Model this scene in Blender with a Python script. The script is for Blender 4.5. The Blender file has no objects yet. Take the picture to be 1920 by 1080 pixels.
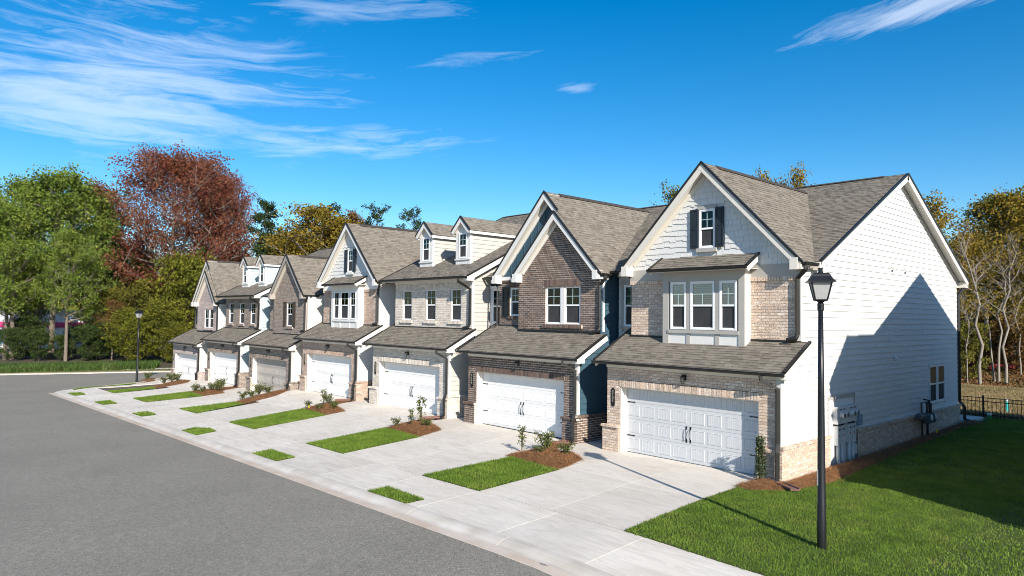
import bpy, bmesh, math, random
import numpy as np
from mathutils import Vector, Matrix

random.seed(7)
RNG = np.random.default_rng(7)
SC = bpy.context.scene
COL = SC.collection

# ------------------------------------------------------------------ camera
cam_d = bpy.data.cameras.new("camera")
cam_d.sensor_width = 36.0
cam_d.lens = 1318.3 / 1920 * 36.0
cam_d.clip_start = 0.1
cam_d.clip_end = 5000
cam = bpy.data.objects.new("camera", cam_d)
COL.objects.link(cam)
yaw, pitch, roll = 0.827, 0.04, 0.013
fw = Vector((-math.sin(yaw)*math.cos(pitch), math.cos(yaw)*math.cos(pitch), math.sin(pitch)))
r0 = Vector((math.cos(yaw), math.sin(yaw), 0)); u0 = r0.cross(fw)
cr = r0*math.cos(roll)+u0*math.sin(roll); cu = u0*math.cos(roll)-r0*math.sin(roll)
M = Matrix.Identity(4)
for i in range(3):
    M[i][0] = cr[i]; M[i][1] = cu[i]; M[i][2] = -fw[i]
M[0][3], M[1][3], M[2][3] = 14.888, -18.658, 4.468
cam.matrix_world = M
SC.camera = cam

# ------------------------------------------------------------------ sun, sky, exposure
SUN_AZ, SUN_EL = math.radians(-22.5), math.radians(28.0)
sun_vec = Vector((math.cos(SUN_EL)*math.cos(SUN_AZ), math.cos(SUN_EL)*math.sin(SUN_AZ), math.sin(SUN_EL)))
sun_d = bpy.data.lights.new("sun", 'SUN')
sun_d.energy = 4.6
sun_d.angle = math.radians(0.5)
sun_d.color = (1.0, 0.92, 0.81)
sun = bpy.data.objects.new("sun", sun_d)
sun.rotation_euler = sun_vec.to_track_quat('Z', 'Y').to_euler()
sun.location = (40, -20, 40)
COL.objects.link(sun)

SC.view_settings.view_transform = 'Standard'
SC.view_settings.look = 'None'
SC.view_settings.exposure = 0.8
SC.view_settings.gamma = 1.0
SC.cycles.filter_width = 1.0
SC.view_settings.use_curve_mapping = False

world = bpy.data.worlds.new("World")
SC.world = world
world.use_nodes = True
def build_world():
    nt = world.node_tree; N = nt.nodes; Lk = nt.links
    N.clear()
    out = N.new('ShaderNodeOutputWorld'); bg = N.new('ShaderNodeBackground')
    sky = N.new('ShaderNodeTexSky'); sky.sky_type = 'NISHITA'; sky.sun_disc = False
    sky.sun_elevation = SUN_EL
    sky.sun_rotation = math.radians(112.0)
    sky.altitude = 300; sky.air_density = 1.0; sky.dust_density = 0.25; sky.ozone_density = 3.0
    bg.inputs['Strength'].default_value = 0.09
    hs = N.new('ShaderNodeHueSaturation'); hs.inputs['Saturation'].default_value = 1.44
    hs.inputs['Hue'].default_value = 0.498
    Lk.new(sky.outputs['Color'], hs.inputs['Color'])
    tc = N.new('ShaderNodeTexCoord')
    sep = N.new('ShaderNodeSeparateXYZ'); Lk.new(tc.outputs['Generated'], sep.inputs[0])
    def mth(op, a, b=None, c=None, clamp=False):
        m = N.new('ShaderNodeMath'); m.operation = op; m.use_clamp = clamp
        for i, v in enumerate((a, b, c)):
            if v is None: continue
            if isinstance(v, (int, float)): m.inputs[i].default_value = v
            else: Lk.new(v, m.inputs[i])
        return m.outputs[0]
    # azimuth measured from the viewing direction of the street, elevation
    X, Y, Z = sep.outputs
    az = mth('ARCTAN2', mth('MULTIPLY', X, -1), Y)      # 0 = +Y, grows towards -X
    el = mth('ARCSINE', Z)
    # stretched, warped coordinates for wisps
    comb = N.new('ShaderNodeCombineXYZ')
    # wisps sweep up to the right: shear elevation by azimuth
    azd = mth('SUBTRACT', az, yaw)
    curl = mth('MULTIPLY', mth('MULTIPLY', azd, azd), 0.10)
    els = mth('SUBTRACT', mth('ADD', el, mth('MULTIPLY', azd, 0.12)), curl)
    Lk.new(mth('MULTIPLY', az, 2.6), comb.inputs[0])
    Lk.new(mth('MULTIPLY', els, 17.0), comb.inputs[1])
    warp = N.new('ShaderNodeTexNoise'); warp.inputs['Scale'].default_value = 1.3; warp.inputs['Detail'].default_value = 3
    Lk.new(comb.outputs[0], warp.inputs['Vector'])
    vm = N.new('ShaderNodeVectorMath'); vm.operation = 'MULTIPLY_ADD'
    Lk.new(warp.outputs['Color'], vm.inputs[0]); vm.inputs[1].default_value = (0.9, 1.5, 0.9)
    Lk.new(comb.outputs[0], vm.inputs[2])
    n1 = N.new('ShaderNodeTexNoise'); n1.inputs['Scale'].default_value = 1.0; n1.inputs['Detail'].default_value = 9; n1.inputs['Roughness'].default_value = 0.62
    Lk.new(vm.outputs[0], n1.inputs['Vector'])
    # fine fibres
    comb2 = N.new('ShaderNodeCombineXYZ')
    Lk.new(mth('MULTIPLY', az, 7.0), comb2.inputs[0]); Lk.new(mth('MULTIPLY', els, 75.0), comb2.inputs[1])
    n2 = N.new('ShaderNodeTexNoise'); n2.inputs['Scale'].default_value = 1.0; n2.inputs['Detail'].default_value = 6; n2.inputs['Roughness'].default_value = 0.65
    vm2 = N.new('ShaderNodeVectorMath'); vm2.operation = 'MULTIPLY_ADD'
    Lk.new(warp.outputs['Color'], vm2.inputs[0]); vm2.inputs[1].default_value = (1.5, 6.0, 1.5); Lk.new(comb2.outputs[0], vm2.inputs[2])
    Lk.new(vm2.outputs[0], n2.inputs['Vector'])
    fib = mth('ADD', mth('MULTIPLY', n1.outputs['Fac'], 0.54), mth('MULTIPLY', n2.outputs['Fac'], 0.46))
    # banks of cirrus: (az offset from view, elevation, half-widths, tilt, weight)
    def bank(a0, e0, wa, we, tilt, wgt):
        a = mth('SUBTRACT', azd, a0)
        e = mth('SUBTRACT', mth('SUBTRACT', el, e0), mth('MULTIPLY', a, tilt))
        q = mth('ADD', mth('POWER', mth('ABSOLUTE', mth('DIVIDE', a, wa)), 2.0),
                mth('POWER', mth('ABSOLUTE', mth('DIVIDE', e, we)), 2.0))
        g = mth('EXPONENT', mth('MULTIPLY', q, -1.0))
        return mth('MULTIPLY', g, wgt)
    banks = BANKS
    tot = None
    for b in banks:
        g = bank(*b)
        tot = g if tot is None else mth('MAXIMUM', tot, g)
    # cloud amount = fibres thresholded by coverage
    thr = mth('SUBTRACT', 0.72, mth('MULTIPLY', tot, 0.40))
    d = mth('SUBTRACT', fib, thr)
    amt = mth('MULTIPLY', mth('SMOOTH_MIN', mth('MAXIMUM', mth('MULTIPLY', d, 3.0), 0.0), 0.50, 0.25), 1.0, clamp=True)
    amt = mth('MULTIPLY', amt, mth('MULTIPLY', tot, 1.15, clamp=True))
    mix = N.new('ShaderNodeMix'); mix.data_type = 'RGBA'
    Lk.new(amt, mix.inputs['Factor'])
    Lk.new(hs.outputs['Color'], mix.inputs['A'])
    mix.inputs['B'].default_value = (6.6, 7.3, 8.4, 1)
    Lk.new(mix.outputs['Result'], bg.inputs['Color'])
    Lk.new(bg.outputs[0], out.inputs['Surface'])
BANKS = [
    # near frame: upper-left field
    (0.52, 0.275, 0.36, 0.12, -0.02, 0.88),
    (0.24, 0.235, 0.28, 0.035, -0.08, 0.85),
    (0.08, 0.350, 0.14, 0.016, -0.14, 0.62),
    (0.22, 0.41, 0.30, 0.035, -0.05, 0.62),
    (0.50, 0.385, 0.18, 0.050, 0.10, 0.75),
    # small wisp and right streak
    (-0.088, 0.318, 0.045, 0.012, 0.0, 0.72),
    (-0.55, 0.378, 0.27, 0.030, -0.13, 1.0),
    (-0.66, 0.430, 0.24, 0.035, -0.20, 0.85),
    # unseen sky outside the frame: cirrus weighted up to brighten the fill light
    (1.35, 0.30, 0.45, 0.16, 0.0, 1.0), (2.3, 0.45, 0.5, 0.18, 0.1, 0.95), (-1.6, 0.45, 0.5, 0.14, -0.1, 0.85),
    (0.5, 0.72, 0.6, 0.14, 0.1, 0.95), (1.6, 0.85, 0.8, 0.20, 0.0, 0.95), (-1.2, 0.85, 0.6, 0.16, 0.1, 0.9), (-2.6, 0.35, 0.5, 0.16, 0.0, 0.95),
    (-2.4, 0.80, 0.7, 0.2, 0.0, 0.95), (3.2, 0.5, 0.5, 0.2, 0.0, 0.95),
]
build_world()

# ------------------------------------------------------------------ terrain
def ss(a, b, x):
    t = np.clip((np.asarray(x, float)-a)/(b-a), 0, 1); return t*t*(3-2*t)
def zh(x):
    return -.94+.42*ss(-40.7, -39.0, x)+.58*ss(-25.6, -23.6, x)-.06*ss(-17, -1.5, x)
def zroad(x):
    x = np.asarray(x, float)
    return -.03+.0203*np.clip(x, -48, 5.5)-.08*ss(5.5, 9, x)
def zst(x):
    return zroad(x)+.08
def G(x, y):
    x = np.asarray(x, float); y = np.asarray(y, float)
    t = np.clip(-y/9.2, 0, 1)
    return zh(x)*(1-t)+zst(x)*t+.012*np.clip(y+1, 0, 20)*ss(5.6, 6, x)
def Gf(x, y): return float(G(x, y))

# ------------------------------------------------------------------ materials
MATS = {}
def nodes_of(m):
    return m.node_tree.nodes, m.node_tree.links
def mat(name, col, rough=.7, var=0.0, scale=4.0, col2=None, metallic=0.0, bump=0.0, bscale=60.0, spec=.4, detail=5, stretch=None):
    """procedural Principled: noise mix of two colours, optional bump"""
    if name in MATS: return MATS[name]
    m = bpy.data.materials.new(name); m.use_nodes = True
    N, Lk = nodes_of(m); b = N['Principled BSDF']
    b.inputs['Roughness'].default_value = rough
    b.inputs['Metallic'].default_value = metallic
    b.inputs['Specular IOR Level'].default_value = spec
    tc = N.new('ShaderNodeTexCoord'); mp = N.new('ShaderNodeMapping')
    Lk.new(tc.outputs['Object'], mp.inputs[0])
    if stretch: mp.inputs['Scale'].default_value = stretch
    if col2 is None: col2 = tuple(max(0, c*(1-var)) for c in col)
    nz = N.new('ShaderNodeTexNoise'); nz.inputs['Scale'].default_value = scale; nz.inputs['Detail'].default_value = detail
    Lk.new(mp.outputs[0], nz.inputs['Vector'])
    mx = N.new('ShaderNodeMix'); mx.data_type = 'RGBA'
    rp = N.new('ShaderNodeMapRange'); rp.inputs[1].default_value = .3; rp.inputs[2].default_value = .7
    Lk.new(nz.outputs['Fac'], rp.inputs[0]); Lk.new(rp.outputs[0], mx.inputs['Factor'])
    mx.inputs['A'].default_value = (*col, 1); mx.inputs['B'].default_value = (*col2, 1)
    Lk.new(mx.outputs['Result'], b.inputs['Base Color'])
    if bump:
        n2 = N.new('ShaderNodeTexNoise'); n2.inputs['Scale'].default_value = bscale; n2.inputs['Detail'].default_value = 4
        Lk.new(mp.outputs[0], n2.inputs['Vector'])
        bp = N.new('ShaderNodeBump'); bp.inputs['Strength'].default_value = bump; bp.inputs['Distance'].default_value = .01
        Lk.new(n2.outputs['Fac'], bp.inputs['Height']); Lk.new(bp.outputs[0], b.inputs['Normal'])
    MATS[name] = m
    return m
def piece_mat(name, cols, rough=.85, grain=.25, gscale=30.0, trans=0.0, bump=.3, clump=None, spec=.3):
    """each piece (mesh island or object) picks its own colour from a ramp; noise grain on top"""
    if name in MATS: return MATS[name]
    m = bpy.data.materials.new(name); m.use_nodes = True
    N, Lk = nodes_of(m); b = N['Principled BSDF']
    b.inputs['Roughness'].default_value = rough
    b.inputs['Specular IOR Level'].default_value = spec
    g = N.new('ShaderNodeNewGeometry'); oi = N.new('ShaderNodeObjectInfo')
    ad = N.new('ShaderNodeMath'); ad.operation = 'ADD'
    Lk.new(g.outputs['Random Per Island'], ad.inputs[0]); Lk.new(oi.outputs['Random'], ad.inputs[1])
    fr = N.new('ShaderNodeMath'); fr.operation = 'FRACT'; Lk.new(ad.outputs[0], fr.inputs[0])
    val = fr.outputs[0]
    tc = N.new('ShaderNodeTexCoord')
    if clump:
        nz = N.new('ShaderNodeTexNoise'); nz.inputs['Scale'].default_value = clump; nz.inputs['Detail'].default_value = 2
        Lk.new(tc.outputs['Object'], nz.inputs['Vector'])
        mr = N.new('ShaderNodeMapRange'); mr.inputs[1].default_value = .3; mr.inputs[2].default_value = .7
        Lk.new(nz.outputs['Fac'], mr.inputs[0])
        mm = N.new('ShaderNodeMix'); mm.inputs[0].default_value = .55
        Lk.new(val, mm.inputs[2]); Lk.new(mr.outputs[0], mm.inputs[3]); val = mm.outputs[0]
    cr_ = N.new('ShaderNodeValToRGB'); e = cr_.color_ramp.elements
    n = len(cols)
    e[0].position = 0; e[0].color = (*cols[0], 1); e[1].position = 1; e[1].color = (*cols[-1], 1)
    for i in range(1, n-1):
        k = e.new(i/(n-1)); k.color = (*cols[i], 1)
    Lk.new(val, cr_.inputs[0])
    n2 = N.new('ShaderNodeTexNoise'); n2.inputs['Scale'].default_value = gscale; n2.inputs['Detail'].default_value = 4
    gp = N.new('ShaderNodeNewGeometry'); Lk.new(gp.outputs['Position'], n2.inputs['Vector'])
    mr2 = N.new('ShaderNodeMapRange'); mr2.inputs[1].default_value = .3; mr2.inputs[2].default_value = .7
    mr2.inputs[3].default_value = 1-grain; mr2.inputs[4].default_value = 1+grain
    Lk.new(n2.outputs['Fac'], mr2.inputs[0])
    mu = N.new('ShaderNodeVectorMath'); mu.operation = 'SCALE'
    Lk.new(cr_.outputs[0], mu.inputs[0]); Lk.new(mr2.outputs[0], mu.inputs['Scale'])
    Lk.new(mu.outputs[0], b.inputs['Base Color'])
    if bump:
        bp = N.new('ShaderNodeBump'); bp.inputs['Strength'].default_value = bump; bp.inputs['Distance'].default_value = .008
        Lk.new(n2.outputs['Fac'], bp.inputs['Height']); Lk.new(bp.outputs[0], b.inputs['Normal'])
    if trans:
        tr = N.new('ShaderNodeBsdfTranslucent'); Lk.new(mu.outputs[0], tr.inputs['Color'])
        ms = N.new('ShaderNodeMixShader'); ms.inputs[0].default_value = trans
        out = N['Material Output']
        Lk.new(b.outputs[0], ms.inputs[1]); Lk.new(tr.outputs[0], ms.inputs[2]); Lk.new(ms.outputs[0], out.inputs['Surface'])
    MATS[name] = m
    return m
def glass_mat(name, tint, refl=.12, rough=.02):
    if name in MATS: return MATS[name]
    m = bpy.data.materials.new(name); m.use_nodes = True
    N, Lk = nodes_of(m); N.remove(N['Principled BSDF'])
    out = N['Material Output']
    t = N.new('ShaderNodeBsdfTransparent'); t.inputs[0].default_value = (*tint, 1)
    gl = N.new('ShaderNodeBsdfGlossy'); gl.inputs['Roughness'].default_value = rough
    fr = N.new('ShaderNodeFresnel'); fr.inputs[0].default_value = 1.5
    ad = N.new('ShaderNodeMath'); ad.operation = 'ADD'; ad.inputs[1].default_value = refl; ad.use_clamp = True
    Lk.new(fr.outputs[0], ad.inputs[0])
    ms = N.new('ShaderNodeMixShader'); Lk.new(ad.outputs[0], ms.inputs[0]); Lk.new(t.outputs[0], ms.inputs[1]); Lk.new(gl.outputs[0], ms.inputs[2])
    # slightly wavy pane
    nz = N.new('ShaderNodeTexNoise'); nz.inputs['Scale'].default_value = 1.7
    tc = N.new('ShaderNodeTexCoord'); Lk.new(tc.outputs['Object'], nz.inputs['Vector'])
    bp = N.new('ShaderNodeBump'); bp.inputs['Strength'].default_value = .06; Lk.new(nz.outputs['Fac'], bp.inputs['Height'])
    Lk.new(bp.outputs[0], gl.inputs['Normal'])
    Lk.new(ms.outputs[0], out.inputs['Surface'])
    MATS[name] = m
    return m

# ------------------------------------------------------------------ mesh builder
class MB:
    def __init__(s): s.v = []; s.f = []
    def quad(s, a, b, c, d):
        i = len(s.v); s.v += [tuple(a), tuple(b), tuple(c), tuple(d)]; s.f.append((i, i+1, i+2, i+3)); return s
    def poly(s, pts):
        i = len(s.v); s.v += [tuple(p) for p in pts]; s.f.append(tuple(range(i, i+len(pts)))); return s
    def box(s, x0, x1, y0, y1, z0, z1):
        i = len(s.v)
        s.v += [(x0,y0,z0),(x1,y0,z0),(x1,y1,z0),(x0,y1,z0),(x0,y0,z1),(x1,y0,z1),(x1,y1,z1),(x0,y1,z1)]
        s.f += [(i,i+3,i+2,i+1),(i+4,i+5,i+6,i+7),(i,i+1,i+5,i+4),(i+1,i+2,i+6,i+5),(i+2,i+3,i+7,i+6),(i+3,i,i+4,i+7)]
        return s
    def prism(s, pts, vec):
        """extrude a planar polygon by a vector"""
        n = len(pts); i = len(s.v); vec = Vector(vec)
        s.v += [tuple(p) for p in pts]; s.v += [tuple(Vector(p)+vec) for p in pts]
        s.f.append(tuple(range(i+n-1, i-1, -1))); s.f.append(tuple(range(i+n, i+2*n)))
        for k in range(n):
            j = (k+1) % n; s.f.append((i+k, i+j, i+n+j, i+n+k))
        return s
    def beam(s, p0, p1, side, up, w, h):
        """box from p0 to p1; side/up unit vectors; spans w along side, h along up from the line"""
        p0, p1, side, up = map(Vector, (p0, p1, side, up))
        a = [p0, p0+side*w, p0+side*w+up*h, p0+up*h]
        return s.prism(a, p1-p0)
    def tube(s, path, rad, n=6, cap=True):
        path = [Vector(p) for p in path]; i0 = len(s.v)
        rads = rad if isinstance(rad, (list, tuple)) else [rad]*len(path)
        prev = None
        for k, p in enumerate(path):
            t = (path[min(k+1, len(path)-1)]-path[max(k-1, 0)]).normalized()
            if prev is None:
                a = t.orthogonal().normalized()
            else:
                a = (prev-t*prev.dot(t)); a = a.normalized() if a.length > 1e-6 else t.orthogonal().normalized()
            prev = a; b = t.cross(a)
            for q in range(n):
                an = 2*math.pi*(q+.5)/n
                s.v.append(tuple(p+(a*math.cos(an)+b*math.sin(an))*rads[k]))
        for k in range(len(path)-1):
            for q in range(n):
                w = (q+1) % n
                s.f.append((i0+k*n+q, i0+k*n+w, i0+(k+1)*n+w, i0+(k+1)*n+q))
        if cap:
            s.f.append(tuple(i0+q for q in range(n-1, -1, -1)))
            s.f.append(tuple(i0+(len(path)-1)*n+q for q in range(n)))
        return s
    def lathe(s, prof, n=12, c=(0, 0, 0)):
        i0 = len(s.v)
        for r, z in prof:
            for q in range(n):
                an = 2*math.pi*q/n; s.v.append((c[0]+r*math.cos(an), c[1]+r*math.sin(an), c[2]+z))
        for k in range(len(prof)-1):
            for q in range(n):
                w = (q+1) % n; s.f.append((i0+k*n+q, i0+k*n+w, i0+(k+1)*n+w, i0+(k+1)*n+q))
        s.f.append(tuple(i0+q for q in range(n-1, -1, -1))); s.f.append(tuple(i0+(len(prof)-1)*n+q for q in range(n)))
        return s
    def mesh(s, name, m=None):
        me = bpy.data.meshes.new(name); me.from_pydata(s.v, [], s.f); me.update()
        if m: me.materials.append(m)
        return me
    def build_each(s, name, m, parent=None, **props):
        """one object per separate piece"""
        root = list(range(len(s.v)))
        def find(a):
            while root[a] != a: root[a] = root[root[a]]; a = root[a]
            return a
        for f in s.f:
            for k in f[1:]: root[find(k)] = find(f[0])
        groups = {}
        for f in s.f: groups.setdefault(find(f[0]), []).append(f)
        for fs in groups.values():
            sub = MB(); mp = {}
            for f in fs:
                for k in f:
                    if k not in mp: mp[k] = len(sub.v); sub.v.append(s.v[k])
                sub.f.append(tuple(mp[k] for k in f))
            sub.build(name, m, parent, **props)
    def build(s, name, m, parent=None, loc=None, rotz=0, smooth=False, **props):
        me = s.mesh(name, m)
        if smooth: me.shade_smooth()
        return put(name, me, parent, loc, rotz, **props)
def put(name, me, parent=None, loc=None, rotz=0, **props):
    o = bpy.data.objects.new(name, me); COL.objects.link(o)
    if parent: o.parent = parent
    if loc is not None: o.location = loc
    if rotz: o.rotation_euler = (0, 0, rotz)
    for k, v in props.items():
        if v is not None: o[k] = v
    return o
def thing(name, label, cat, loc=(0, 0, 0), rotz=0, group=None):
    return put(name, None, None, loc, rotz, label=label, category=cat, group=group)
def raw_mesh(name, V, F, m, smooth=False):
    """fast mesh from numpy arrays; F (n,k)"""
    me = bpy.data.meshes.new(name)
    n, k = F.shape
    me.vertices.add(len(V)); me.vertices.foreach_set('co', np.ascontiguousarray(V, np.float32).ravel())
    me.loops.add(n*k); me.loops.foreach_set('vertex_index', np.ascontiguousarray(F, np.int32).ravel())
    me.polygons.add(n); me.polygons.foreach_set('loop_start', np.arange(0, n*k, k, dtype=np.int32))
    me.update(calc_edges=True)
    if m: me.materials.append(m)
    if smooth: me.shade_smooth()
    return me
# ------------------------------------------------------------------ material palette
WHITE = mat('white_paint', (.70,.69,.67), .55, .06, 2.0, bump=.05, bscale=40)
SOFF = mat('soffit_paint', (.66,.63,.57), .6, .06, 2.0)
GREYTRIM = mat('grey_trim', (.40,.385,.36), .6, .08, 3.0)
BRONZE = mat('bronze_gutter', (.026,.026,.025), .38, .3, 3.0, metallic=.3, spec=.5)
BLACK = mat('black_metal', (.012,.013,.016), .35, .2, 6.0, metallic=.2, spec=.5)
NAVY = mat('shutter_paint', (.018,.026,.036), .5, .15, 5.0)
BROWN = mat('brown_shutter', (.055,.042,.032), .55, .15, 5.0)
JAMB = mat('jamb_vinyl', (.72,.68,.62), .5, .04, 2.0)
FRAME = mat('window_vinyl', (.80,.81,.82), .4, .03, 2.0)
GRID = mat('grid_vinyl', (.45,.60,.60), .4, .03, 2.0)
BLIND = mat('blind_slat', (.78,.77,.77), .6, .1, 6.0)
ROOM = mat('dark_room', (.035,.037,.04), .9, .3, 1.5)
SCREEN = mat('insect_screen', (.062,.064,.068), .6, .25, 2.2)
GL_UP = glass_mat('clear_pane', (.36,.52,.48), .0)
GL_BAY = glass_mat('bay_pane', (.92,.90,.91), .06)
GL_LO = mat('screened_pane', (.058,.059,.062), .6, .35, 1.6, spec=.08)
GL_LAMP = glass_mat('lamp_pane', (.75,.75,.74), .04, .25)
RIDGE = mat('ridge_cap', (.055,.048,.042), .9, .3, 8.0)
DECK = mat('roof_deck', (.12,.11,.10), .9, .2, 6.0)
SHING = piece_mat('roof_shingle', [(.14,.122,.101),(.165,.146,.122),(.19,.17,.142),(.213,.191,.16),(.175,.155,.129),(.23,.207,.174)], .95, .25, 45.0, bump=.5, spec=.15)
DOORW = mat('door_white', (.76,.76,.76), .45, .04, 1.5, stretch=(1,1,14), bump=.04, bscale=50)
DOORG = mat('door_pale_grey', (.54,.56,.585), .45, .06, 1.5, stretch=(1,1,14), bump=.04, bscale=50)
DOORT = mat('door_taupe', (.36,.335,.31), .45, .06, 1.5, stretch=(1,1,14), bump=.04, bscale=50)
def brickset(name, cols, mortar, grain=.3):
    return (piece_mat('brick_'+name, cols, .9, grain, 34.0, bump=.6, spec=.2), mat('mortar_'+name, mortar, .95, .22, 9.0, bump=.4, bscale=120))
BR = {
 'blush': brickset('blush', [(.50,.37,.285),(.60,.48,.39),(.44,.345,.285),(.66,.53,.41),(.57,.435,.34),(.69,.59,.50),(.51,.41,.35)], (.45,.37,.31), .45),
 'dark': brickset('dark', [(.10,.068,.056),(.145,.10,.081),(.085,.066,.06),(.19,.13,.104),(.13,.097,.086),(.17,.135,.12)], (.78,.68,.57), .3),
 'white': brickset('white', [(.60,.55,.485),(.68,.63,.56),(.52,.46,.40),(.72,.67,.61),(.61,.52,.44),(.49,.44,.40)], (.55,.49,.43), .3),
 'tan': brickset('tan', [(.38,.265,.205),(.46,.345,.275),(.33,.24,.195),(.50,.40,.325),(.40,.285,.235),(.52,.44,.38)], (.48,.405,.34), .4),
 'brown': brickset('brown', [(.19,.147,.12),(.245,.195,.162),(.165,.133,.115),(.29,.23,.19),(.21,.18,.16),(.27,.24,.22)], (.55,.48,.42), .35),
 'rose': brickset('rose', [(.36,.29,.27),(.44,.37,.35),(.33,.27,.25),(.48,.42,.40),(.38,.31,.28)], (.44,.40,.375), .35),
}
def siding_mat(name, c): return mat('siding_'+name, c, .6, .09, .7, bump=.08, bscale=30, stretch=(1,1,6))
SD = {'white': siding_mat('white', (.66,.66,.65)), 'blue': siding_mat('blue', (.040,.088,.125)), 'greige': siding_mat('greige', (.48,.462,.43)),
      'cream': siding_mat('cream', (.66,.635,.58)), 'paleblue': siding_mat('paleblue', (.44,.53,.55)), 'pearl': siding_mat('pearl', (.58,.58,.56))}

# ------------------------------------------------------------------ masonry
BL, BHT, MJ = .244, .0846, .017        # brick pitch along, pitch up, joint
UNIT = MB().box(0,1,0,1,0,1).mesh('brick_unit', None)
UNITS = {}
def unit_mesh(m, kind='brick'):
    k = (m.name, kind)
    if k not in UNITS:
        me = UNIT.copy(); me.name = kind+'_unit'; me.materials.append(m); UNITS[k] = me
    return UNITS[k]
def cut(iv, holes):
    out = [iv]
    for a, b in holes:
        nxt = []
        for x0, x1 in out:
            if b <= x0 or a >= x1: nxt.append((x0, x1)); continue
            if a > x0: nxt.append((x0, a))
            if b < x1: nxt.append((b, x1))
        out = nxt
    return [(a, b) for a, b in out if b-a > .02]
def brickwork(house, name, kind, z0, z1, span, holes=(), yface=0.0, depth=.10, facing='front', single=0, proud=.003):
    """Running bond. span(z)->(a,b); holes: (a,b,z0,z1). front: along x, face at y=yface (towards -y);
    side: along y, face at x=yface (towards +x). 'single' = how many bricks become objects of their own."""
    bm, mm = BR[kind]
    mort = MB(); joined = MB(); singles = []
    nrow = max(1, round((z1-z0)/BHT)); ph = (z1-z0)/nrow
    rnd = random.Random(hash((name, z0, yface)) & 0xffff)
    def wall_box(mb, a, b, f0, f1, za, zb):   # f0/f1 distance behind the face
        if facing == 'front': mb.box(a, b, yface+f0, yface+f1, za, zb)
        else: mb.box(yface-f1, yface-f0, a, b, za, zb)
    for r in range(nrow):
        za, zb = z0+r*ph, z0+(r+1)*ph
        a, b = span(zb)
        if b-a < .05: continue
        hs = [(h[0], h[1]) for h in holes if h[2] < zb-.01 and h[3] > za+.01]
        for hh in holes:
            if hh[2] < zb-.01 and hh[3] > za+.01:
                p, q = max(a, hh[0]), min(b, hh[1])
                for fa, fb in ((hh[3]+.002, zb), (za, hh[2]-.002)):
                    if q-p > .03 and .014 < fb-fa < ph-.004:
                        wall_box(mort, p, q, proud, depth, fa, fb); x = p
                        while x < q-.03:
                            d = min(x+BL, q); wall_box(joined, x+MJ/2, d-MJ/2, -.001, proud+.02, fa+.003, fb-MJ/2); x += BL
        for p, q in cut((a, b), hs):
            wall_box(mort, p, q, proud, depth, za, zb)
            x = a+(-(BL/2) if r % 2 else 0)
            while x < q:
                c, d = max(x, p), min(x+BL, q)
                if d-c > .03:
                    e = rnd.uniform(.002, .006)
                    c2, d2 = c+MJ/2, d-MJ/2
                    if c == p: c2 = c
                    if d == q: d2 = d
                    singles.append((c2, d2, -e, proud+.02, za+MJ/2, zb-MJ/2))
                x += BL
    w = mort.build(name, mm, house)
    k = min(single, len(singles))
    for (c, d, f0, f1, za, zb) in singles[:k]:
        o = put('brick', unit_mesh(bm), w)
        if facing == 'front':
            o.location = (c, yface+f0, za); o.scale = (d-c, f1-f0, zb-za)
        else:
            o.location = (yface-f1, c, za); o.scale = (f1-f0, d-c, zb-za)
    for s in singles[k:]: wall_box(joined, *s)
    if joined.f: joined.build('bricks', bm, w, kind='stuff')
    return w
def soldier(house, wallname, kind, a, b, z0, z1, yface, depth=.08, pitch=.0846, facing='front', proud=.02, single=True):
    """soldier or rowlock course: bricks on end, each its own piece"""
    bm, mm = BR[kind]
    mort = MB()
    def bx(mb, p, q, f0, f1, za, zb):
        if facing == 'front': mb.box(p, q, yface+f0, yface+f1, za, zb)
        else: mb.box(yface-f1, yface-f0, p, q, za, zb)
    bx(mort, a+.004, b-.004, -proud+.014, depth, z0+.003, z1-.003)
    w = mort.build(wallname, mm, house)
    n = max(1, round((b-a)/pitch)); p = (b-a)/n
    joined = MB()
    for i in range(n):
        e = random.uniform(-.003, .003)
        c, d = a+i*p+MJ/2, a+(i+1)*p-MJ/2
        if single:
            o = put('brick', unit_mesh(bm), w)
            f0, f1 = -proud+e, depth-.01
            if facing == 'front': o.location = (c, yface+f0, z0); o.scale = (d-c, f1-f0, z1-z0)
            else: o.location = (yface-f1, c, z0); o.scale = (f1-f0, d-c, z1-z0)
        else: bx(joined, c, d, -proud+e, depth-.01, z0, z1)
    if joined.f: joined.build('bricks', bm, w, kind='stuff')
    return w

# ------------------------------------------------------------------ siding and shakes
BOARDS = {}
def board_unit(m):
    if m.name not in BOARDS:
        # lies along x (0..1), height 0..1, faces -y; bottom edge stands proud
        mb = MB()
        pr = [(0,0,0),(0,-1,0),(0,-.25,1),(0,0,1)]
        mb.prism(pr, (1,0,0))
        BOARDS[m.name] = mb.mesh('siding_board_unit', m)
    return BOARDS[m.name]
def siding(parent, m, z0, z1, span, face, facing='side', expo=.2, holes=()):
    n = max(1, round((z1-z0)/expo)); p = (z1-z0)/n
    for r in range(n):
        za, zb = z0+r*p, z0+(r+1)*p
        iv = span(zb) if callable(span) else span
        if iv is None or iv[1]-iv[0] < .05: continue
        hs = [(h[0], h[1]) for h in holes if h[2] < zb-.02 and h[3] > za+.02]
        segs = []
        for a, b in cut(iv, hs):
            if b-a > 5:
                x = a+random.uniform(.6, 3.6)
                while x < b-.5: segs.append((a, x-.0025)); a = x+.0025; x += 3.66
            segs.append((a, b))
        for a, b in segs:
            o = put('siding_board', board_unit(m), parent)
            o.scale = (b-a, .030, p-.002)
            if facing == 'front': o.location = (a, face, za)
            else: o.location = (face, a, za); o.rotation_euler = (0, 0, math.pi/2)
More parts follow.
